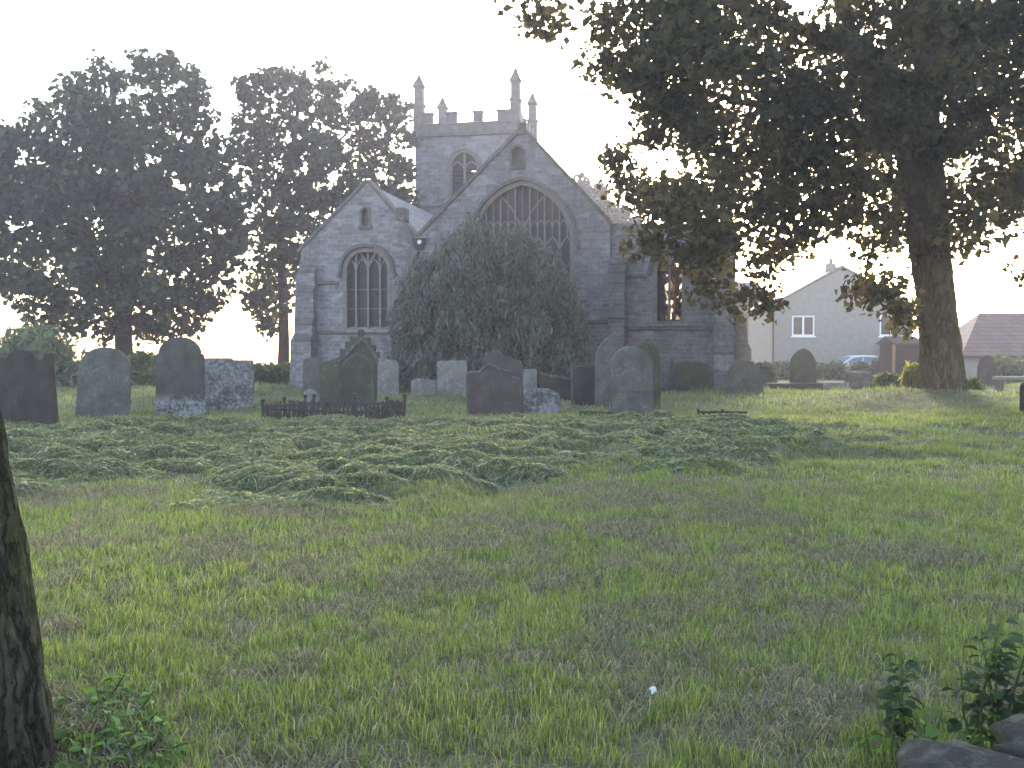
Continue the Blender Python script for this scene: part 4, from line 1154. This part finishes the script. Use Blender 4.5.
# ------------------------------------------------------------------ shrubs and hedges
def shrub(name, label, cat, clumps, rads, n, size, mat, stems, seed, group=None, **kw):
    rg = np.random.default_rng(seed)
    root = empty(name, (0, 0, 0)); tag(root, label, cat, group)
    V, T = leaf_cloud(clumps, rads, n, size, rg, **kw)
    mesh_np('foliage', V, T, mat, root)
    mb = MB()
    for a, b in stems:
        a, b = Vector(a), Vector(b); m = a.lerp(b, .5)+Vector(rg.standard_normal(3))*.08*(b-a).length*.5
        mb.tube([a, m, b], [.035, .025, .008], 5)
    mb.build('stem', M['twig'], root, smooth=True)
    return root
def bush_before_window():
    rg = np.random.default_rng(44); D = 36.0
    outline = [(392, 388), (393, 318), (402, 292), (416, 270), (432, 250), (450, 237), (470, 230), (490, 228), (508, 230), (530, 237), (550, 251), (567, 274), (578, 304), (587, 340), (591, 388)]
    cl, rd, st = [], [], []
    tries = 0
    while len(cl) < 620 and tries < 30000:
        tries += 1
        u, v = 390+rg.random()*208, 222+rg.random()*166
        if not inside(outline, u, v-6): continue
        wid = 2.6*math.sqrt(max(.05, 1-((u-495)/115)**2))*(.55+.45*(v-215)/170)
        d = D+(rg.random()*2-1)*wid
        p = at_depth(u, v, d)
        if p.z < .15: continue
        rr_ = .2+.26*rg.random(); cl.append(tuple(p)); rd.append(rr_)
        if rg.random() < .10:      # upright wisps
            q = np.array(p)+np.array([rg.normal()*.12, rg.normal()*.12, .35])
            for k in range(3): cl.append(tuple(q)); rd.append(.17-.035*k); q = q+np.array([rg.normal()*.04, rg.normal()*.04, .22])
    base = at_depth(492, 388, D)
    st = [((base.x+rg.normal()*.8, D+rg.normal()*.5, gz(base.x, D)-.1), c) for c in cl[::4]]
    shrub('willow_bush', 'large grey-green feathery bush covering the lower half of the great chancel window', 'bush', cl, rd, 85000, .062, M['leaf_bush'], st, 45, squash=1.6, up=0, elong=4.2, shell=.5, axis_up=2.6)
bush_before_window()
def hedge_run(name, label, cat, px0, px1, D, ytop, n, size, mat, seed, depth=.8, group=None, rough=6, **kw):
    rg = np.random.default_rng(seed); cl, rd, st = [], [], []
    u = px0
    while u < px1:
        zt = at_depth(u, ytop+rg.normal()*rough*.5, D).z; x = at_depth(u, 380, D).x; g = gz(x, D)
        z = g+.25
        while z < zt:
            cl.append((x+rg.normal()*.1, D+(rg.random()*2-1)*depth, z)); rd.append(.3+.25*rg.random()); z += .32
        st.append(((x, D, g-.1), (x+rg.normal()*.2, D, zt))); u += F/D*.38
    return shrub(name, label, cat, cl, rd, n, size, mat, st, seed, group, **kw)
hedge_run('hedge', 'low green hedge running behind the left gravestones', 'hedge', -90, 303, 45, 368, 30000, .13, M['leaf_hedge'], 61, rough=8)
shr = []
def blob_shrub(name, label, px0, px1, ytop, ybase, D, n, size, mat, seed, cat='shrub', group=None, **kw):
    rg = np.random.default_rng(seed); cl, rd, st = [], [], []
    c = (px0+px1)/2; hw = (px1-px0)/2
    for _ in range(60):
        a = rg.random()*math.pi; r = math.sqrt(rg.random())
        u = c+hw*.85*math.cos(a)*r; v = ybase-(ybase-ytop)*.92*math.sin(a)*r
        d = D+rg.normal()*hw/F*D*.35
        p = at_depth(u, v, d); p.z = max(p.z, gz(p.x, p.y)+.03)
        cl.append(tuple(p)); rd.append(hw/F*D*(.16+.12*rg.random()))
    o = at_depth(c, ybase, D)
    st = [((o.x, D, gz(o.x, D)-.05), q) for q in cl[::6]]
    return shrub(name, label, cat, cl, rd, n, size, mat, st, seed, group, **kw)
blob_shrub('shrub', 'arching pale green shrub behind the dark slab at far left', -20, 96, 328, 392, 42, 9000, .12, mat_leaf('pale_leaf', (.15,.18,.11), .4, (.2,.24,.1), .4), 71, elong=4.5, axis_up=1.2, jitter=1.2)
blob_shrub('shrub', 'dark low shrub between the two round-topped stones at left', 118, 172, 352, 392, 43, 5000, .13, M['leaf_hedge'], 72)
blob_shrub('shrub', 'small dark shrub at the outer corner of the church by the leaning round stone', 748, 778, 362, 390, 43, 3500, .12, M['leaf_dark'], 73)
blob_shrub('shrub', 'yellow sunlit shrub at the left foot of the big trunk', 902, 925, 364, 388, 31, 800, .1, M['leaf_yellow'], 74, elong=2.8, axis_up=.8, jitter=1.4)
blob_shrub('shrub', 'green weedy tuft left of the yellow shrub by the mound', 872, 905, 372, 392, 33, 1800, .1, M['leaf_hedge'], 75, elong=3, axis_up=1.2)
blob_shrub('shrub', 'bright green weeds on the right foot of the big trunk', 960, 985, 378, 392, 29.5, 600, .07, M['leaf_hedge'], 76, elong=3.2, axis_up=1.4)
hedge_run('hedge', 'yellow-green clipped hedge before the brown-tiled barn at right', 'hedge', 996, 1110, 46, 362, 9000, .12, M['leaf_hedge'], 77)
hedge_run('hedge', 'dark hedge along the foot of the grey rendered house', 'hedge', 752, 900, 52, 367, 11000, .13, M['leaf_dark'], 78)

# ------------------------------------------------------------------ houses on the right
def build_house():
    D = 66.0
    c0 = at_depth(842, 380, D); g = gz(c0.x, D)
    root = empty('rendered_house', (c0.x, D, g), R(-4)); tag(root, 'grey rendered gable-end house with white windows beyond the churchyard', 'house')
    def l(px, py): q = at_depth(px, py, D); return (q.x-c0.x, q.z-g)
    eL, ap, eR = l(773, 306), l(842, 268), l(911, 306)
    def wn(p0, p1): a = l(*p0); b = l(*p1); return a[0], b[0], b[1], a[1]
    w1 = wn((793, 315.5), (815, 336)); w2 = wn((879, 315), (891, 336))
    hole = lambda q: [(q[0], q[2]), (q[1], q[2]), (q[1], q[3]), (q[0], q[3])]
    mb = MB(); mb.prism([(eL[0], -1.5), (eR[0], -1.5), (eR[0], eR[1]), ap, (eL[0], eL[1])], 0, .3, [hole(w1), hole(w2)])
    mb.box(eL[0], eL[0]+.3, .303, 9, -1.5, eL[1]-.1); mb.box(eR[0]-.3, eR[0], .303, 9, -1.5, eR[1]-.1); mb.prism([(eL[0], -1.5), (eR[0], -1.5), (eR[0], eR[1]), ap, (eL[0], eL[1])], 9.003, 9.3)
    mb.build('wall', M['render'], root)
    rf = MB()
    for s, e in ((-1, eL), (1, eR)):
        x1, z1 = e[0]+s*.25, e[1]-.12
        rf.add([(x1, -.12, z1), (ap[0], -.12, ap[1]+.05), (ap[0], 9.4, ap[1]+.05), (x1, 9.4, z1), (x1, -.12, z1+.14), (ap[0], -.12, ap[1]+.2), (ap[0], 9.4, ap[1]+.2), (x1, 9.4, z1+.14)],
               [(0,1,2,3), (7,6,5,4), (0,4,5,1), (1,5,6,2), (2,6,7,3), (3,7,4,0)])
    r = rf.build('roof', M['slate'], root)
    ch = MB(); ch.box(-.75, -.15, 1.2, 1.8, ap[1]-.6, ap[1]+.42); ch.tube([(-.45, 1.5, ap[1]+.4), (-.45, 1.5, ap[1]+.75)], .13, 8); ch.build('chimney', M['render'], r)
    for q, n in ((w1, 2), (w2, 1)):
        f = MB(); x0, x1, z0, z1 = q; t = .10
        f.box(x0, x1, .03, .12, z0, z0+t); f.box(x0, x1, .03, .12, z1-t, z1)
        f.box(x0, x0+t, .032, .118, z0+t, z1-t); f.box(x1-t, x1, .032, .118, z0+t, z1-t)
        if n == 2: m = (x0+x1)/2; f.box(m-.06, m+.06, .034, .116, z0+t, z1-t)
        w_ = f.build('window', M['white'], root)
        p = MB(); p.box(x0+t*.5, x1-t*.5, .08, .09, z0+t*.5, z1-t*.5); p.build('pane', M['pane'], w_)
        cu = MB()
        for k in range(n):
            for e in (0, 1):
                xa = x0+(x1-x0)*k/n; xb = x0+(x1-x0)*(k+1)/n; wd = (xb-xa)*.2
                xx = xa+.1 if e == 0 else xb-.1-wd
                if (k+e) % 2 == 0: cu.box(xx, xx+wd, .2, .22, z0, z1)
        cu.build('curtain', M['render'], w_)
        sl = MB(); sl.box(x0-.08, x1+.08, -.1, .03, z0-.1, z0-.003); sl.build('sill', M['white'], w_)
    # lean-to at the right corner
    a = l(869, 360); b = l(917, 344)
    le = MB(); le.box(a[0]+.2, b[0]+.3, -2.6, -.003, -1.5, a[1]-.1)
    lo = le.build('lean_to', M['render'], root)
    rf = MB(); rf.add([(a[0], -2.9, a[1]-.12), (b[0]+.5, -2.9, a[1]-.12), (b[0]+.5, -.003, b[1]), (a[0]+.65, -.003, b[1]), (a[0], -2.9, a[1]), (b[0]+.5, -2.9, a[1]), (b[0]+.5, -.003, b[1]+.12), (a[0]+.65, -.003, b[1]+.12)],
                      [(3,2,1,0), (4,5,6,7), (0,1,5,4), (1,2,6,5), (2,3,7,6), (3,0,4,7)]); rf.build('lean_to_roof', M['felt'], lo)
    dp = MB(); dp.tube([(eL[0]+.1, -.08, -1), (eL[0]+.1, -.08, eL[1]-.2)], .05, 6); dp.build('drainpipe', M['terracotta'], root)
build_house()
def build_brick_house():
    D = 80.0; c0 = at_depth(745, 380, D); g = gz(c0.x, D)
    root = empty('brick_house', (c0.x, D, g), R(6)); tag(root, 'red brick house glimpsed between the church corner and the grey house', 'house')
    def l(px, py): q = at_depth(px, py, D); return (q.x-c0.x, q.z-g)
    xr = l(772, 350)[0]; xl = xr-4.3; zt = l(750, 312)[1]
    q0 = l(753, 346); q1 = l(765, 323)
    mb = MB(); mb.prism([(xl, -2), (xr, -2), (xr, zt), (xl, zt)], 0, .3, [[(q0[0], q0[1]), (q1[0], q0[1]), (q1[0], q1[1]), (q0[0], q1[1])]])
    mb.box(xl, xl+.3, .303, 7, -2, zt); mb.box(xr-.3, xr, .303, 7, -2, zt); mb.box(xl, xr, 7.003, 7.3, -2, zt); mb.build('wall', M['brick'], root)
    rf = MB(); rf.xprism([(-.3, zt+.003), (7.6, zt+.003), (3.65, zt+2.6)], xl-.2, xr+.2); rf.build('roof', M['tile'], root)
    f = MB(); t = .09; x0, x1, z0, z1 = q0[0], q1[0], q0[1], q1[1]
    f.box(x0, x1, .03, .12, z0, z0+t); f.box(x0, x1, .03, .12, z1-t, z1); f.box(x0, x0+t, .032, .118, z0+t, z1-t); f.box(x1-t, x1, .032, .118, z0+t, z1-t); f.box((x0+x1)/2-.05, (x0+x1)/2+.05, .034, .116, z0+t, z1-t)
    w_ = f.build('window', M['white'], root); p = MB(); p.box(x0+.04, x1-.04, .08, .09, z0+.04, z1-.04); p.build('pane', M['pane'], w_)
    b = MB(); a = l(751, 363); c = l(766, 348); b.box(a[0], c[0], -.06, -.003, a[1], c[1]); b.build('white_cladding', M['white'], root)
build_brick_house()
def build_barn():
    D = 54.0; c0 = at_depth(1010, 380, D); g = gz(c0.x, D)
    root = empty('stone_barn', (c0.x, D, g), R(-3)); tag(root, 'low barn with brown tiled hipped roof at the right edge', 'barn')
    def l(px, py): q = at_depth(px, py, D); return (q.x-c0.x, q.z-g)
    xl, ze = l(960, 356); xr = xl+11; dp = 6.0
    mb = MB(); mb.box(xl+.25, xr-.25, 0, dp, -1.2, ze-.02); mb.build('wall', M['render'], root)
    zr = at_depth(980, 313, D+3).z-g; rx = at_depth(977, 313, D+3).x-c0.x
    rf = MB(); rf.add([(xl, -.3, ze), (xr, -.3, ze), (xr, dp+.3, ze), (xl, dp+.3, ze), (rx, 3, zr), (xr-1, 3, zr)], [(0,1,5,4), (1,2,5), (2,3,4,5), (3,0,4), (3,2,1,0)]); rf.build('roof', M['tile'], root)
    gt = MB(); gt.tube([(xl, -.36, ze-.03), (xr, -.36, ze-.03)], .06, 6); gt.build('gutter', M['iron'], root)
    for px in (990, 1012):
        a = l(px, 372); f = MB(); f.box(a[0]-.35, a[0]+.35, -.05, -.003, a[1]-.3, a[1]+.5); w_ = f.build('window', M['white'], root); p = MB(); p.box(a[0]-.27, a[0]+.27, -.06, -.052, a[1]-.22, a[1]+.42); p.build('pane', M['pane'], w_)
build_barn()
def build_shed():
    D = 48.0; c0 = at_depth(905, 380, D); g = gz(c0.x, D)
    root = empty('garden_shed', (c0.x, D, g), R(6)); tag(root, 'small brown wooden shed just left of the big trunk', 'shed')
    mb = MB(); mb.box(-.6, .75, 0, 1.4, -.1, 1.75)
    for k in range(7): mb.box(-.61, .76, -.02-.004*k, -.003, .03+.25*k, .20+.25*k)
    mb.build('wall', M['shed'], root)
    mb = MB(); mb.xprism([(-.15, 1.753), (1.55, 1.753), (1.55, 1.82), (.7, 2.15), (-.15, 1.82)], -.7, .85); mb.build('roof', M['felt'], root)
    mb = MB(); mb.box(-.68, -.56, -.12, -.03, -.1, 1.75); mb.build('post', mat_plain('orange_timber', (.25,.13,.07), .8, .2), root)
build_shed()
def build_car():
    D = 57.0; c0 = at_depth(853, 380, D); g = gz(c0.x, D)
    root = empty('parked_car', (c0.x, D, g), R(4)); tag(root, 'pale blue car parked before the grey house behind the tombs', 'car')
    prof = [(-1.75, .35), (-1.85, .6), (-1.8, .82), (-1.0, .98), (-.35, 1.42), (.2, 1.5), (1.15, 1.46), (1.6, 1.05), (1.75, .9), (1.78, .4), (1.5, .28), (-1.5, .28)]
    mb = MB(); mb.prism(list(reversed(prof)), -.78, .78); b = mb.build('body', M['carpaint'], root, .07)
    wn = MB(); wn.prism([(-.85, 1.0), (.2, 1.0), (.2, 1.4), (-.3, 1.36)], -.795, -.775); wn.prism([(.28, 1.0), (1.35, 1.03), (1.08, 1.38), (.28, 1.41)], -.795, -.775); wn.build('side_window', M['carglass'], root)
    ws = MB(); ws.add([(-1.02, -.66, 1.0), (-.40, -.60, 1.42), (-.40, .60, 1.42), (-1.02, .66, 1.0), (-1.0, -.66, .96), (-.36, -.6, 1.38), (-.36, .6, 1.38), (-1.0, .66, .96)], [(0,1,2,3), (7,6,5,4), (0,4,5,1), (1,5,6,2), (2,6,7,3), (3,7,4,0)]); ws.build('windscreen', M['carglass'], root)
    for x in (-1.1, 1.1):
        for y in (-.72, .72):
            w_ = MB(); w_.tube([(x, y-.1, .3), (x, y+.1, .3)], .3, 18); wh = w_.build('wheel', M['rubber'], root); r_ = MB(); r_.tube([(x, y-.11, .3), (x, y+.11, .3)], .18, 14); r_.build('rim', M['lead'], wh)
    for y in (-.55, .55): h = MB(); h.box(-1.86, -1.78, y-.15, y+.15, .62, .76); h.build('headlight', M['white'], root, .02)
    m = MB(); m.box(-.75, -.6, -.93, -.8, 1.0, 1.12); m.build('wing_mirror', M['carpaint'], root, .03)
build_car()
# pale path beyond the tree and a far hill
pm = MB(); N_ = 14
pv = []
for i in range(N_):
    y = 30+i*1.2; x = 15.2+.25*i; pv += [(x, y, gz(x, y)+.012), (x+2.2, y, gz(x+2.2, y)+.012)]
pm.add(pv, [(2*i, 2*i+1, 2*i+3, 2*i+2) for i in range(N_-1)]); tag(pm.build('path', M['path']), kind='structure')
hy = np.linspace(0, 1, 12); hx = np.linspace(-1, 1, 60)
HV = np.array([(190+hx_*150, 330+60*t, -16+(27*math.exp(-(hx_*1.3)**2)+3*math.sin(hx_*9))*math.sin(math.pi*min(1, t*.5+.0))) for t in hy for hx_ in hx])
HQ = np.array([(i*60+j, i*60+j+1, (i+1)*60+j+1, (i+1)*60+j) for i in range(11) for j in range(59)])
tag(mesh_np('hills', HV, HQ, M['hill'], smooth=True), kind='structure')

# ------------------------------------------------------------------ foreground
def build_near_trunk():
    rg = np.random.default_rng(91)
    root = empty('rough_barked_tree', (0, 0, 0)); tag(root, 'dark rough-barked trunk cut by the left edge in the foreground', 'tree')
    D = 3.5
    P = [(-2.05, D, -.4), (-2.05, D, 0), (-2.07, D, .5), (-2.12, D, 1.0), (-2.2, D, 1.5), (-2.3, D, 2.5), (-2.35, D, 4.0), (-2.3, D, 6.0)]
    rr = [.40, .37, .34, .32, .30, .27, .24, .18]
    big_trunk('trunk', M['bark'], root, P, rr, .30, 130, 260, rg, 17, .035, .02)
    cl = [(-2.3+rg.normal()*1.6, D-.6+rg.normal()*1.6, 6.4+rg.random()*2.6) for _ in range(46)]
    rd = [.6+.35*rg.random() for _ in cl]
    V, T = leaf_cloud(cl, rd, 14000, .12, rg, .8)
    mesh_np('crown', V, T, M['leaf_far'], root)
    limb_tree('branches', root, [Vector((-2.35, D, 4.0)), Vector((-2.3, D, 6.0)), Vector((-2.2, D-.2, 7.2))], [.2, .16, .06], cl, M['bark'], [([(-2.33, D, 4.8), (-1.6, D-.5, 6.2), (-.9, D-.8, 7)], .1, .03), ([(-2.33, D, 5.0), (-3.2, D, 6.4)], .1, .03)], rg, 10, .03)
build_near_trunk()

def rough_block(mb, c, sz, rz, rg, n=6):
    """irregular rounded field stone"""
    bm = bmesh.new(); bmesh.ops.create_icosphere(bm, subdivisions=4, radius=1)
    ph = rg.random(9)*6.28
    ca_, sa_ = math.cos(rz), math.sin(rz); vs = []
    for v in bm.verts:
        p = v.co.copy(); q = [math.copysign(abs(t)**.62, t) for t in p]
        k = 1+.06*(float(vnoise(np.array([q[0]*2.5+q[2]*1.7+ph[5]*9]), np.array([q[1]*2.5+q[2]*2.3+ph[6]*9]))[0])-.5)+.07*(float(vnoise(np.array([q[0]*7+q[2]*4+ph[7]*9]), np.array([q[1]*7-q[2]*6+ph[8]*9]))[0])-.5)+.09*math.sin(2.3*q[0]+ph[0]+1.7*q[2])+.07*math.sin(4.1*q[1]+ph[1])+.05*math.sin(7*q[0]+5*q[2]+ph[2])+.03*math.sin(13*q[2]+9*q[0]+ph[3])+.02*math.sin(23*q[0]+19*q[1]+ph[4])
        x, y, z = q[0]*sz[0]*k, q[1]*sz[1]*k, q[2]*sz[2]*k
        vs.append((c[0]+x*ca_-y*sa_, c[1]+x*sa_+y*ca_, c[2]+z))
    mb.add(vs, [[v.index for v in f.verts] for f in bm.faces]); bm.free()
def build_wall():
    rg = np.random.default_rng(17)
    a = Vector((-.54, .84, 0)); b = Vector((3.31, 3.63, 0)); d = (b-a).normalized(); L = (b-a).length; ang = math.atan2(d.y, d.x)
    root = empty('dry_stone_wall', (a.x, a.y, 0)); tag(root, 'dark dry-stone wall with rounded coping stones at the bottom right corner', 'wall')
    nrm = Vector((-d.y, d.x, 0)); mb = MB(); off = Vector((a.x, a.y, 0))
    for row in range(4):
        s = -.1+.13*(row % 2)
        while s < L:
            l_ = .16+.12*rg.random()
            for e in (-.14, .14):
                c = d*(s+l_/2)+nrm*(e+.015*rg.normal())
                rough_block(mb, (c.x, c.y, -.02+.135*row), (l_*.53, .12, .075), ang+.06*rg.normal(), rg)
            s += l_
    mb.build('wall_face', M['wallstone'], root, smooth=True)
    s = 0
    while s < L:
        l_ = .15+.10*rg.random()
        cb = MB(); c = d*(s+l_/2)+nrm*.02*rg.normal()
        rough_block(cb, (c.x, c.y, .56+.02*rg.normal()), (l_*.56, .2+.06*rg.random(), .075+.04*rg.random()), ang+.2*rg.normal(), rg)
        cb.build('coping_stone', M['wallstone'], root, smooth=True); s += l_*.97
build_wall()

LEAF = [(0, 0), (.16, .18), (.27, .42), (.24, .62), (.12, .85), (0, 1.0), (-.12, .85), (-.24, .62), (-.27, .42), (-.16, .18)]
def leafy_plant(name, label, base, stems, leaf, mat, seed, cat='plant', group=None):
    """stems: list of (lean vector, height, leaves); heart-shaped leaves set along each stem"""
    rg = np.random.default_rng(seed)
    root = empty(name, base); tag(root, label, cat, group)
    sm = MB(); lm = MB()
    for lean, h, n in stems:
        o = Vector((rg.normal()*.03, rg.normal()*.03, -.03)); tip = o+Vector((lean[0], lean[1], h)); m = o.lerp(tip, .5)+Vector((rg.normal(), rg.normal(), 0))*.02
        sm.tube([o, m, tip], [.006, .005, .0025], 6)
        for k in range(n):
            t = .25+.75*((k+.3+rg.random()*.7)/n)**.8
            q = o.lerp(m, t*2) if t < .5 else m.lerp(tip, t*2-1)
            a = rg.random()*6.28; s = leaf*(.6+.7*rg.random())*(1.1-.4*t)
            out = Vector((math.cos(a), math.sin(a), .25-.7*rg.random())).normalized()
            side = out.cross(Vector((0, 0, 1))).normalized(); up = side.cross(out).normalized()
            r = rg.normal()*.5; side, up = side*math.cos(r)+up*math.sin(r), up*math.cos(r)-side*math.sin(r)
            b0 = q+out*s*.3
            sm.tube([q, b0], [.0018, .0012], 4)
            vs = [b0+side*(x*s*1.25)+out*(y*s)+up*(s*(-.35*(y-.4)**2+.35*abs(x))) for x, y in LEAF]
            cen = [b0+out*(y*s)+up*(s*(-.35*(y-.4)**2-.02)) for y in (.2, .5, .8)]
            lm.add(vs+cen, [(0,1,10), (1,2,10), (2,11,10), (2,3,11), (3,4,12,11), (4,5,12), (5,6,12), (6,7,11,12), (7,8,11), (8,10,11), (8,9,10), (9,0,10)])
    me = sm.build('stem', M['leaf_weed'], root)
    lo = lm.build('foliage', mat, root)
    return root
def gpt(px, D): x = (px-512)/F*D; return (x, D, gz(x, D))
leafy_plant('sapling', 'young upright sapling with heart-shaped leaves growing just behind the wall', gpt(905, 3.6), [((.0, .0, 0), .46, 30), ((.05, .02, 0), .40, 22), ((-.03, .0), .34, 14), ((.02, -.03), .3, 12)], .066, M['leaf_dark'], 101, group='weeds along the wall')
leafy_plant('sapling', 'dark bushy sapling at the right edge behind the wall', gpt(1000, 3.55), [((-.04, 0), .50, 30), ((.08, .02), .56, 34), ((.15, 0), .5, 30), ((-.12, 0), .40, 20), ((.02, .08), .48, 26), ((.2, .05), .45, 26)], .072, M['leaf_dark'], 102, group='weeds along the wall')
leafy_plant('weed', 'low bright-leaved weed between the two saplings by the wall', gpt(942, 3.45), [((-.1, 0), .2, 12), ((.08, .05), .24, 14), ((.02, -.05), .17, 12), ((.16, 0), .22, 12), ((-.03, .06), .22, 12)], .075, M['leaf_weed'], 103, group='weeds along the wall')
leafy_plant('weed', 'small weed at the left foot of the upright sapling', gpt(880, 3.6), [((-.05, 0), .16, 9), ((.06, .03), .14, 9)], .055, M['leaf_weed'], 104, group='weeds along the wall')
for i, (px, d, lab) in enumerate(((75, 3.75, 'leafy weed touching the foot of the near rough-barked trunk'), (105, 3.55, 'lowest broad-leaved weed in the bottom left corner'), (140, 3.65, 'broad-leaved weed furthest right of those by the near trunk'), (95, 4.15, 'small leafy weed highest up beside the near trunk'), (120, 3.95, 'leafy weed with pale leaves in the middle of the clump by the near trunk'))):
    leafy_plant('weed', lab, gpt(px, d), [((-.08, .02), .13, 10), ((.08, .05), .15, 12), ((.01, -.06), .11, 10), ((.15, -.02), .1, 10), ((-.15, -.03), .1, 10)], .065, M['leaf_weed'], 110+i, group='weeds by the near trunk')
# litter on the grass
def scrap(px, D, sz, label, mat, name, cat):
    rg = np.random.default_rng(int(px)); x, y, z = gpt(px, D); bm = bmesh.new(); bmesh.ops.create_grid(bm, x_segments=6, y_segments=6, size=sz)
    for v in bm.verts: v.co.z = sz*(.5*math.sin(v.co.x/sz*2.2+1)+.4*math.cos(v.co.y/sz*2.7))+rg.normal()*sz*.12
    me = bpy.data.meshes.new(name); bm.to_mesh(me); bm.free(); me.materials.append(mat)
    o = bpy.data.objects.new(name, me); o.location = (x, y, z+.05); o.rotation_euler = (.5, .2, .7); link(o); tag(o, label, cat)
    sm = o.modifiers.new('thick', 'SOLIDIFY'); sm.thickness = .001
scrap(655, 4.25, .016, 'crumpled white scrap of paper lying in the near grass', M['paper'], 'paper_scrap', 'litter')

# ------------------------------------------------------------------ haze
def build_haze(density=.0014):  # violet-tinted volume added to stand in for the lens-flare veil
    m, nt = new_mat('haze_veil'); n = N(nt)
    v = n('ShaderNodeVolumePrincipled', {'Color': (.88, .84, 1.0, 1), 'Density': density, 'Anisotropy': .45})
    o = n('ShaderNodeOutputMaterial'); nt.links.new(v.outputs[0], o.inputs['Volume'])
    mb = MB(); mb.box(-460, 460, -410, 450, -24, 24)
    h = mb.build('haze', m); tag(h, kind='stuff')
build_haze()
print('objects', len(scene.objects))
